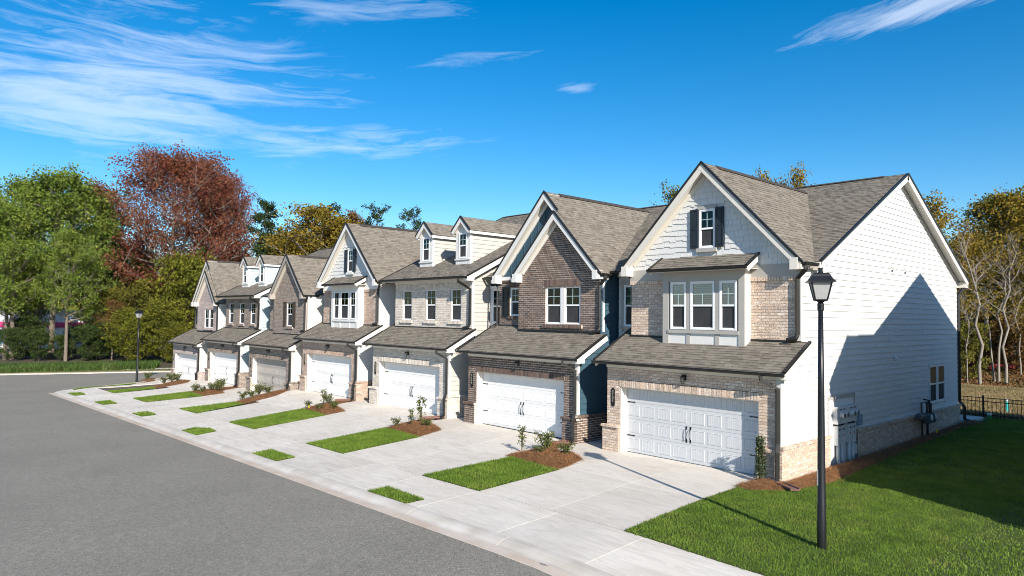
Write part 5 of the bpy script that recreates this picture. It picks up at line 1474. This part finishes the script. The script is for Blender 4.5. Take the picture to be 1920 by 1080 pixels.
# ------------------------------------------------------------------ meters on the end wall
GALV = mat('meter_grey', (.60,.61,.61), .5, .1, 5.0)
PVC = mat('grey_conduit', (.60,.61,.60), .5, .1, 5.0)
GASM = mat('gas_meter_paint', (.11,.135,.13), .5, .25, 6.0)
RED = mat('red_tag', (.45,.02,.02), .6)
YEL = mat('yellow_tag', (.75,.55,.03), .6)
def meters():
    x = XR+.01
    e = thing('electric_meter_bank', 'pale grey electric meter bank with four round meters on the white end wall', 'electric meter', (x, 3.98, 0))
    y0 = 3.5-3.98
    MB().box(0,.14,-.62,.86,1.28,1.80).build('meter_cabinet', GALV, e)
    for yy in (-.36,-.10,.42,.68):
        m_ = MB()
        pts = [(r*math.cos(a), r*math.sin(a)) for r in (1,) for a in np.linspace(0, 2*math.pi, 14, endpoint=False)]
        m_.prism([(.14,yy+.10*p,1.55+.10*q) for p, q in pts], (.05,0,0)); m_.prism([(.19,yy+.085*p,1.55+.085*q) for p, q in pts], (.07,0,0))
        o = m_.build('meter', GALV, e)
        MB().prism([(.262,yy+.07*p,1.55+.07*q) for p, q in pts], (.01,0,0)).build('dial', mat('meter_dial', (.12,.13,.14), .25), o)
        MB().box(.14,.152,yy-.06,yy+.06,1.70,1.73).build('meter_label', NAVY, o)
    for yy in (-.42,-.14,.40,.68):
        b = MB().box(0,.13,yy-.115,yy+.115,.62,1.22).build('breaker_box', GALV, e)
        MB().box(.13,.134,yy-.06,yy+.06,1.08,1.13).build('switch_label', BLACK, b); MB().box(.13,.134,yy-.035,yy+.02,.90,.95).build('warning_label', RED, b)
        c = MB(); c.tube([(.07,yy,.64),(.07,yy,.14),(.10,yy+.02,.06),(.17,yy+.05,-.02)], .052, 8); c.build('conduit', PVC, e, smooth=True)
        MB().box(0,.13,yy-.07,yy+.07,1.222,1.278).build('nipple', BLACK, e)
    MB().box(0,.12,.72,.95,.22,.52).build('junction_box', GALV, e)
    d = thing('cable_box', 'small grey-blue utility box on the white siding right of the meter panel', 'utility box', (XR+.03, 5.22, 1.26))
    b = MB().box(0,.09,-.13,.13,-.16,.16); b.box(.09,.10,-.14,.14,-.17,.17); b.build('cover', mat('box_blue_grey', (.23,.33,.42), .5, .1, 5), d)
    c = MB().tube([(.05,-.1,-.16),(.05,-.14,-.4),(.05,-.14,-.95)], .012, 5); c.build('cable', PVC, d)
    gm = thing('gas_meter', 'dark grey-green gas meter with bent pipes before the brick base of the end wall', 'gas meter', (XR+.32, 10.9, .22))
    for yy in (0, .48):
        m_ = MB(); m_.lathe([(.10,.42),(.17,.46),(.19,.58),(.19,.70),(.15,.78),(.05,.80)], 12, (.0,yy,0)); m_.box(-.14,.16,yy-.2,yy+.2,.52,.74)
        o = m_.build('meter_body', GASM, gm, smooth=False)
        pts = [(math.cos(a), math.sin(a)) for a in np.linspace(0, 2*math.pi, 12, endpoint=False)]
        MB().prism([(.165,yy+.11*p,.66+.11*q) for p, q in pts], (.03,0,0)).build('dial', GALV, o)
    r = MB(); r.lathe([(.06,-.14),(.16,-.06),(.16,.06),(.06,.14)], 12, (0,-.75,.72)); r.tube([(0,-.95,.72),(0,-.3,.72)], .06, 8); r.build('regulator', GASM, gm)
    p = MB()
    p.tube([(0,-.55,.72),(0,-.55,1.22),(0,.05,1.22),(0,.05,.78)], .034, 7); p.tube([(0,.32,.78),(0,.32,1.25),(-.2,.32,1.28)], .04, 7); p.tube([(0,.5,.78),(0,.5,1.12),(-.2,.5,1.15)], .034, 7)
    p.tube([(0,-.5,.7),(0,-.5,-.12)], .03, 7); p.tube([(0,.1,.5),(0,.1,-.12)], .04, 7)
    p.build('pipe', BLACK, gm)
    f = thing('marker_flag', 'small yellow utility flag stuck in the straw below the gas meter', 'flag', (XR+.72, 10.6, .26))
    MB().tube([(0,0,0),(0,.01,.2)], .004, 4).build('wire', GALV, f); MB().prism([(.0,0,.1),(.02,.17,.13),(.02,.16,.27),(0,-.01,.24)], (.004,0,0)).build('flag', YEL, f)
meters()
def splash_block(x, y, rot, label):
    b = MB(); b.box(-.14,.14,0,.75,0,.025); b.box(-.14,-.11,0,.75,.025,.06); b.box(.11,.14,0,.75,.025,.06); b.box(-.11,.11,0,.03,.025,.06)
    z = Gf(x, y)+.07
    o = b.build('splash_block', SPL, None, loc=(x, y, z), rotz=rot); o['label'] = label; o['category'] = 'splash block'; o['group'] = 'splash blocks under downspouts'
SPL = mat('splash_block', (.20,.10,.085), .7, .25, 4)
splash_block(5.78,-.5,-2.1,'dark red splash block in the straw at the corner of the white end townhouse')
splash_block(-1.93,-.42,2.6,'dark red splash block in the straw at the corner of the dark brick garage')
splash_block(-9.4,-.45,2.7,'dark red splash block in the straw at the corner of the whitewashed brick garage')
splash_block(-16.9,-.42,2.7,'dark red splash block in the straw at the corner of the tan brick garage')

# ------------------------------------------------------------------ back fence, patio, pipes
def fence():
    F = thing('metal_fence', 'black metal picket fence at the back of the side lawn', 'fence', (3.6, 18.45, .22))
    L = 14.0; H = .88
    for z in (.12, H-.18, H-.02): MB().box(0, L, -.016, .016, z-.016, z+.016).build('rail', BLACK, F)
    pk = MB().box(-.011,.011,-.011,.011,.03,H+.0).mesh('picket', BLACK); po = MB().box(-.035,.035,-.035,.035,-.2,H+.06); po.prism([(-.042,-.042,H+.06),(.042,-.042,H+.06),(.042,.042,H+.06),(-.042,.042,H+.06)], (0,0,.03)); po = po.mesh('post', BLACK)
    x = .0
    while x < L:
        if min((x-.0) % 2.3, 2.3-(x % 2.3)) > .06: put('picket', pk, F, loc=(x,0,0))
        x += .155
    x = 0
    while x <= L: put('post', po, F, loc=(x,0,0)); x += 2.3
fence()
pt = MB().box(2.2, 6.05, 16.0, 17.95, .10, .285); pt.build('patio', CONC, None, kind='structure')
t = thing('marker_post', 'teal utility marker pipe with white cap behind the black fence', 'marker post', (6.1, 21.6, .12))
MB().lathe([(.055,-.2),(.055,.60)], 10).build('pipe', mat('teal_pvc', (.02,.33,.33), .5), t); MB().lathe([(.068,.60),(.068,.70),(.0,.71)], 10).build('cap', WHITE, t)
t = thing('cleanout_cap', 'low green pipe with white cap in the grass before the black fence', 'pipe cap', (6.25, 17.95, .27))
MB().lathe([(.09,-.1),(.09,.12)], 10).build('pipe', mat('green_pvc', (.05,.25,.07), .5), t); MB().lathe([(.10,.12),(.10,.2),(.0,.21)], 10).build('cap', WHITE, t)
LITTER = piece_mat('fallen_leaf', [(.09,.045,.02),(.16,.075,.03),(.22,.12,.045),(.07,.06,.02),(.12,.10,.03)], .9, .2, 2, trans=.2, bump=0, clump=.4)
def floor_z(x, y): return float(zmead(x, 60)+.9*ss(51, 60, y))
def silt():
    mb = MB(); n = 60; pts = []
    for i in range(n+1):
        x = -6+30*i/n; y = 58+1.2*math.sin(i*.7)+i*.08; pts.append((x, y, floor_z(x, y)+.12+.10*math.sin(i*1.3)))
    for i in range(n):
        a, b = pts[i], pts[i+1]
        mb.prism([a, b, (b[0],b[1],b[2]+.6+.07*math.sin(i*2.1+2.1)), (a[0],a[1],a[2]+.6+.07*math.sin(i*2.1))], (0,.02,0))
    o = mb.build('netting_fence', mat('red_netting', (.22,.02,.025), .7, .35, 2.0), None); o['label'] = 'red safety netting strung behind the bare pale trunks'; o['category'] = 'fence'
silt()
sheet('woodland_floor', np.linspace(-60,60,80), np.linspace(46.8,120,60), lambda x, y: zmead(x, 60)-.02+.9*ss(51, 60, y)+.12*np.sin(x*.8)*np.sin(y*.5)*ss(48, 54, y), DIRT, kind='structure')
g = blades('leaf_litter', [[(-14,47.3),(8,47.3),(8,75),(-14,75)]], 45, .28, .16, LITTER, lean=1.0, zf=lambda x, y: zmead(x, 60)+.9*ss(51, 60, y)); g['label'] = 'rust brown fallen leaves and scrub below the right wood'; g['category'] = 'leaf litter'

# ------------------------------------------------------------------ trees
def leaf_mesh(name, C, size, m, normal_bias=.35, asp=.62, rng=RNG):
    n = len(C); nr = rng.normal(0, 1, (n, 3)); nr[:,2] += normal_bias; nr /= np.linalg.norm(nr, axis=1)[:,None]
    a = rng.normal(0, 1, (n, 3)); a -= nr*(a*nr).sum(1)[:,None]; a /= np.linalg.norm(a, axis=1)[:,None]; b = np.cross(nr, a)
    s = size*(.6+.8*rng.random(n))[:,None]
    V = np.stack([C-a*s*.5, C-b*s*.5*asp+nr*s*.08, C+a*s*.5, C+b*s*.5*asp+nr*s*.08], 1).reshape(-1, 3)
    o = np.arange(n)*4
    return raw_mesh(name, V, np.stack([o,o+1,o+2,o+3], -1), m)
def grow(H, base, R, nl, rng, stems=1, lean=0.0, up=.55, prof=None, trunk_r=None, sub=5, wig=.12, twist=.35):
    """returns branch tubes and points along twigs. Crown from height base*H, radius R."""
    tubes, tips = [], []
    for st in range(stems):
        a0 = rng.random()*6.28; off = Vector((math.cos(a0), math.sin(a0), 0))*(.35*st if stems > 1 else 0)
        tl = lean*(1 if stems == 1 else 1)+(.12*st)
        path = []; n = 9; p = Vector(off)
        ld = Vector((math.cos(a0), math.sin(a0), 0))
        for i in range(n):
            t = i/(n-1); path.append((Vector(off)+ld*tl*H*t*t+Vector((rng.normal(0,wig)*t*1.4, rng.normal(0,wig)*t*1.4, H*.94*t))))
        tr = (trunk_r or H*.016)*(1 if st == 0 else .75)
        tubes.append((path, [tr*(1-.88*i/(n-1))+.012 for i in range(n)]))
        def at(t):
            f = t*(n-1); i = min(int(f), n-2); return path[i].lerp(path[i+1], f-i)
        k = nl//stems
        for i in range(k):
            t = base+(1-base)*((i+rng.random())/k)**.9*.97; p0 = at(t)
            u = (t-base)/(1-base); w = (prof(u) if prof else math.sin(math.pi*min(1, .12+u*.88))**.7*(1-.25*u))
            L = R*w*(.65+.5*rng.random()); az = i*2.4+rng.normal(0, .4)
            d = Vector((math.cos(az), math.sin(az), up*(.5+u)+rng.normal(0, .12))).normalized()
            bp_ = [p0]; q = Vector(p0); m = 5
            for s in range(m):
                d = (d+Vector((rng.normal(0,twist*.35), rng.normal(0,twist*.35), .06+rng.normal(0,twist*.2)))).normalized(); q = q+d*L/m; bp_.append(Vector(q))
            br = tr*.42*(1-.6*t)+.012
            tubes.append((bp_, [br*(1-.8*s/m)+.006 for s in range(m+1)]))
            tips.append(bp_[-1]); 
            for s in range(sub):
                f = .3+.7*(s+rng.random())/sub; g = f*m; ii = min(int(g), m-1); p1 = bp_[ii].lerp(bp_[ii+1], g-ii)
                az2 = rng.random()*6.28; d2 = (Vector((math.cos(az2), math.sin(az2), .35+rng.normal(0,.3)))+d*.6).normalized(); L2 = L*.42*(.6+.7*rng.random())+.25
                mid = p1+d2*L2*.5+Vector((0,0,L2*.04)); end = p1+d2*L2+Vector((rng.normal(0,.1),rng.normal(0,.1),L2*.1))
                tubes.append(([p1, mid, end], [br*.38+.004, br*.25+.003, .004]))
                tips += [end, mid]
    return tubes, tips
def tree_meshes(name, seed, H, base, R, nl, leaves, lsize, cl, bark, leafm, tube_n=5, **k):
    rng = np.random.default_rng(seed); tubes, tips = grow(H, base, R, nl, rng, **k)
    mb = MB()
    for path, r in tubes: mb.tube(path, r, 6 if r[0] > .06 else 3, cap=False)
    T = np.array([tuple(t) for t in tips]); idx = rng.integers(0, len(T), leaves)
    C = T[idx]+rng.normal(0, cl, (leaves, 3))*np.array([1,1,.75])
    tm = mb.mesh(name+'_trunk', bark); tm.shade_smooth()
    return tm, (leaf_mesh(name+'_crown', C, lsize, leafm, rng=rng) if leaves else None), H
def plant_tree(name, meshes, x, y, z, label, group, height, rot=0.0, leafm=None, cat='tree', wide=1.0):
    tm, cm, H = meshes; s = height/H
    r = thing(name, label, cat, (x, y, z), rot, group); r.scale = (s*wide, s*wide, s)
    put('trunk', tm, r)
    if cm:
        c = put('crown', cm, r)
        if leafm: c.material_slots[0].link = 'OBJECT'; c.material_slots[0].material = leafm
    return r
BARKP = mat('pale_bark', (.27,.24,.20), .9, 0, 3.0, col2=(.20,.17,.14), bump=.4, bscale=12, stretch=(1,1,.35))
BARKG = mat('grey_bark', (.20,.165,.13), .95, .4, 4.0, bump=.6, bscale=14, stretch=(1,1,.25))
BARKD = mat('dark_bark', (.055,.042,.03), .95, .4, 4.0, bump=.6, bscale=14, stretch=(1,1,.25))
def leaf(name, cols, clump=.35, tr=.4): return piece_mat(name, cols, .7, .15, .8, trans=tr, bump=0, clump=clump, spec=.2)
LG = leaf('green_leaf', [(.07,.115,.016),(.13,.195,.028),(.20,.265,.045),(.28,.30,.065)])
LD = leaf('dark_leaf', [(.024,.046,.012),(.046,.078,.02),(.075,.115,.028),(.11,.14,.04)])
LO = leaf('olive_leaf', [(.075,.085,.015),(.13,.135,.022),(.19,.175,.03),(.11,.09,.02)])
LR = leaf('red_leaf', [(.10,.032,.026),(.17,.05,.037),(.22,.075,.046),(.26,.12,.06),(.145,.055,.04)])
LY = leaf('yellow_leaf', [(.09,.085,.016),(.21,.155,.022),(.33,.23,.03),(.13,.115,.02),(.26,.155,.026)])
LB = leaf('brown_leaf', [(.09,.05,.02),(.16,.085,.028),(.23,.125,.038),(.11,.09,.028),(.27,.18,.045)])
LH = leaf('hedge_leaf', [(.03,.045,.008),(.10,.12,.015),(.22,.215,.024),(.06,.075,.012),(.30,.27,.035)])
LP = leaf('pine_needle', [(.012,.028,.010),(.022,.042,.014),(.032,.055,.016),(.05,.06,.018)], tr=.15)
LF = leaf('grey_green_leaf', [(.05,.085,.06),(.08,.12,.085),(.11,.15,.11)])
BROAD = [tree_meshes('broad', 11, 20, .30, 7.0, 30, 17000, .27, .38, BARKG, LG, sub=9),
         tree_meshes('broad', 12, 20, .26, 6.2, 28, 16000, .27, .38, BARKG, LG, sub=9, lean=.05),
         tree_meshes('broad', 13, 20, .34, 6.6, 26, 15000, .27, .38, BARKG, LG, sub=9)]
SPARSE = [tree_meshes('sparse', 21, 16, .28, 4.6, 26, 7000, .24, .36, BARKP, LY, sub=6),
          tree_meshes('sparse', 22, 16, .35, 4.2, 24, 6000, .24, .34, BARKP, LY, sub=6, lean=.08),
          tree_meshes('sparse', 23, 16, .25, 5.0, 26, 8500, .25, .38, BARKG, LB, sub=6)]
SPARSE.append(tree_meshes('sparse', 24, 16, .30, 4.2, 22, 3600, .24, .32, BARKG, LY, sub=6))
REDT = tree_meshes('red', 31, 26, .20, 11.0, 52, 54000, .27, .58, BARKP, LR, sub=10, up=.62, trunk_r=.42, stems=2)
BUSH = [tree_meshes('bush', 41, 6, .03, 3.2, 40, 9500, .21, .19, BARKD, LH, sub=6, up=.5, trunk_r=.07),
        tree_meshes('bush', 42, 6, .02, 2.8, 34, 8500, .21, .19, BARKD, LH, sub=6, up=.7, trunk_r=.07)]
pine_prof = lambda u: (1-u)**.8*.9+.15
PINE = [tree_meshes('pine', 51, 20, .35, 3.6, 26, 9000, .26, .24, BARKG, LP, sub=5, up=.25, prof=pine_prof, trunk_r=.2),
        tree_meshes('pine', 52, 20, .50, 3.0, 16, 3800, .26, .20, BARKG, LP, sub=5, up=.45, prof=lambda u: .5+.5*math.sin(3.1*u), trunk_r=.18, lean=.05)]
BARE = [tree_meshes('bare', 61, 15, .38, 2.8, 15, 700, .16, .5, BARKP, LY, sub=8, up=1.1, wig=.35, trunk_r=.14, lean=.12),
        tree_meshes('bare', 62, 15, .42, 2.4, 14, 400, .16, .5, BARKP, LB, sub=8, up=1.2, wig=.5, trunk_r=.12, stems=2, lean=.10),
        tree_meshes('bare', 63, 13, .35, 1.8, 12, 300, .16, .5, BARKP, LY, sub=7, up=1.1, wig=.3, trunk_r=.07, lean=.05)]
for t_ in TREES:
    nm, kind, var, x, y, z, hgt, rot, lm, lab, grp, wide = t_
    src = {'broad': BROAD, 'sparse': SPARSE, 'red': [REDT], 'bush': BUSH, 'pine': PINE, 'bare': BARE}[kind][var]
    plant_tree(nm, src, x, y, z, lab, grp, hgt, rot, {None: None, 'G': LG, 'D': LD, 'O': LO, 'R': LR, 'Y': LY, 'B': LB, 'H': LH, 'P': LP, 'F': LF}[lm], 'tree' if kind != 'bush' else 'bush', wide)
def far_woods():
    rng = np.random.default_rng(5); C = []
    for i in range(520):
        a = rng.uniform(-.9, 1.9); D = rng.uniform(135, 240); x, y = 14.9-math.sin(a)*D, -18.7+math.cos(a)*D
        if y < 20 and x > -110: continue
        h = rng.uniform(8, 17); r = rng.uniform(3, 5.5); n = 70
        u = rng.normal(0, 1, (n, 3)); u /= np.linalg.norm(u, axis=1)[:,None]
        C.append(np.array([x, y, h*.5])+u*np.array([r, r, h*.5])*rng.uniform(.7, 1.05, (n, 1)))
    o = put('far_woods', leaf_mesh('far_woods', np.concatenate(C), 2.2, LO, rng=rng), kind='stuff', label='far line of woods behind the row and the near trees', category='woods')
far_woods()
# ------------------------------------------------------------------ planting beds' shrubs
def shrub_mesh(seed, H, R, n, ls, upright):
    rng = np.random.default_rng(seed); mb = MB(); tips = []
    ns = 3 if upright else 9
    for i in range(ns):
        a = i*2.4+rng.random(); sp = R*(.25 if upright else .85)
        e = Vector((math.cos(a)*sp, math.sin(a)*sp, H*(.75+.3*rng.random()) if not (upright and i == 0) else H)); m_ = e*.5+Vector((0,0,H*.12))
        mb.tube([Vector((0,0,-.03)), m_, e], [.012,.009,.004], 4, cap=False)
        for k in range(9 if upright else 6):
            t = .2+.8*k/8; p = (Vector((0,0,0)).lerp(m_, t*2) if t < .5 else m_.lerp(e, t*2-1)); d = Vector((rng.normal(), rng.normal(), rng.normal()*.5+.3)).normalized()*R*.3
            tips.append(tuple(p+d)); mb.tube([p, p+d], [.005,.003], 3, cap=False)
    T = np.array(tips); C = T[rng.integers(0, len(T), n)]+rng.normal(0, R*.13, (n, 3)); C[:,2] = np.maximum(C[:,2], .03)
    return mb.mesh('stem', BARKD), leaf_mesh('foliage', C, ls, LSH, rng=rng)
LSH = piece_mat('shrub_leaf', [(.035,.06,.012),(.065,.10,.02),(.12,.15,.03),(.20,.21,.06),(.09,.11,.03)], .55, .15, 6, trans=.3, bump=0, clump=5.0, spec=.4)
LHOL = piece_mat('holly_leaf', [(.015,.035,.01),(.03,.055,.016),(.06,.085,.03)], .45, .15, 6, trans=.2, bump=0, spec=.5)
SHR = {'tall': shrub_mesh(1, .62, .22, 190, .06, True), 'round': shrub_mesh(2, .42, .30, 420, .055, False), 'small': shrub_mesh(3, .30, .20, 170, .055, False), 'broad': shrub_mesh(4, .55, .36, 520, .055, False), 'low': shrub_mesh(5, .24, .26, 200, .05, False)}
def shrub(x, y, kind, label, bed, s=1.0, lift=.09):
    st, fo = SHR[kind]; r = thing('shrub', label, 'shrub', (x, y, Gf(x, y)+lift), random.random()*6, 'young shrubs in the straw beds'); r.scale = (s,)*3
    put('stem', st, r); put('foliage', fo, r)
PLANTS = [
 (0, [(-1.98,-2.6,'tall','tall leggy shrub','nearest the turf strip',1.15),(-1.5,-2.02,'broad','bright bushy shrub','the largest',1.2),(-1.2,-2.6,'low','low sprawling shrub','at the front',1.0),(-.52,-2.05,'round','round shrub','nearest the pale garage door',.95)]),
 (1, [(-8.80,-3.0,'small','small dark shrub','nearest the turf strip',1.15),(-8.5,-2.5,'tall','leafy shrub','in the middle',1.0),(-8.9,-1.75,'tall','tall upright shrub','nearest the garage, tallest there',1.55),(-7.86,-2.15,'round','small loose shrub','nearest the dark brick garage',.8)]),
 (2, [(-16.25,-3.02,'small','small brownish shrub','by a yellow tag',1.1),(-15.3,-2.95,'low','low round shrub','at the front',.95),(-16.1,-2.3,'tall','tall leggy shrub','in the middle',1.2),(-16.5,-1.85,'broad','upright bushy shrub','nearest the garage',.95),(-14.9,-2.4,'round','low yellow-green shrub','nearest the next driveway',.85)]),
 (3, [(-21.9,-3.9,'small','small dark shrub','nearest the turf strip',1.35),(-22.1,-3.35,'round','loose leafy shrub','in the middle',1.0),(-22.75,-2.66,'broad','bushy shrub','nearest the taupe door',1.2),(-22.9,-2.1,'round','brownish shrub','half hiding the taupe door',1.1)]),
 (4, [(-30.8,-3.3,'round','grey-green round shrub','nearest the turf strip',1.1),(-29.9,-3.2,'small','dark round shrub','at the front',1.3),(-30.45,-2.4,'broad','round shrub','in the middle',1.0),(-30.1,-2.15,'broad','wide shrub','nearest the driveway',1.1),(-31.5,-1.5,'broad','tall shrub','at the back',1.3)]),
 (5, [(-37.4,-3.2,'small','small dark shrub','nearest the side street',1.5),(-38.0,-2.5,'broad','wide yellow-green shrub','in the middle',1.2),(-38.3,-2.05,'broad','bushy yellow-green shrub','nearest the garage',1.2)]),
 (6, [(-44.9,-2.15,'broad','yellow-green shrub','behind the far lamp',1.1)])]
for b, L_ in PLANTS:
    for (x, y, k, d, w, s) in L_: shrub(x, y, k, '%s, %s, in the bed %s' % (d, w, BN[b]) if b < 6 else '%s in the bed %s' % (d, BN[b]), b, s)
def holly(x, y):
    rng = np.random.default_rng(9); H = 1.12; n = 1700
    t = rng.random(n); z = .08+t*H; r = .13*(1-.45*t)*np.sqrt(rng.random(n)); a = rng.random(n)*6.28
    k = rng.integers(0, 3, n); ox = np.array([-.05,.05,0.])[k]; oy = np.array([0,.03,-.05])[k]
    C = np.stack([ox+r*np.cos(a), oy+r*np.sin(a), z], -1)
    h = thing('columnar_holly', 'narrow columnar evergreen against the pink-beige brick pier of the pale garage door', 'shrub', (x, y, Gf(x, y)+.05))
    m_ = MB()
    for q in range(3): m_.tube([(0,0,-.05),([-.05,.05,0][q],[0,.03,-.05][q],.2),([-.05,.05,0][q],[0,.03,-.05][q],H)], [.014,.011,.004], 5)
    m_.build('stem', BARKD, h); put('foliage', leaf_mesh('foliage', C, .05, LHOL, rng=rng), h)
holly(5.22,-.42)
t = thing('plant_tag', 'small yellow plant tag in the straw beside the tan brick garage', 'tag', (-16.05,-3.1,Gf(-16.05,-3.1)+.08)); MB().box(-.07,.07,-.005,.005,0,.12).build('tag', YEL, t)
# ------------------------------------------------------------------ the building seen through the far woods
def shop(ox, oy):
    d = Vector((ox, oy)).normalized()
    b = thing('commercial_building', 'low white commercial building with a pink stripe seen through the far woods', 'building', (ox, oy, -1), rotz=1.15)
    MB().box(-16,16,0,10,0,5.2).build('wall', mat('store_wall', (.72,.74,.78), .6, .1, .5), b)
    MB().box(-16.2,16.2,-.25,0,3.0,3.75).build('fascia_band', mat('pink_band', (.60,.03,.20), .5, .1, 1), b)
    MB().box(-16.3,16.3,-.3,10.2,5.2,5.5).build('roof', mat('store_roof', (.5,.52,.55), .6, .1, .5), b)
    for i in range(7):
        w = MB().box(-14.5+i*4.2,-12.2+i*4.2,-.06,-.001,.6,2.6).build('window', mat('store_glass', (.10,.22,.38), .15), b)
        MB().box(-14.6+i*4.2,-12.1+i*4.2,-.1,-.061,.45,.59).build('sill', WHITE, w)
shop(-100.0, 8.0)
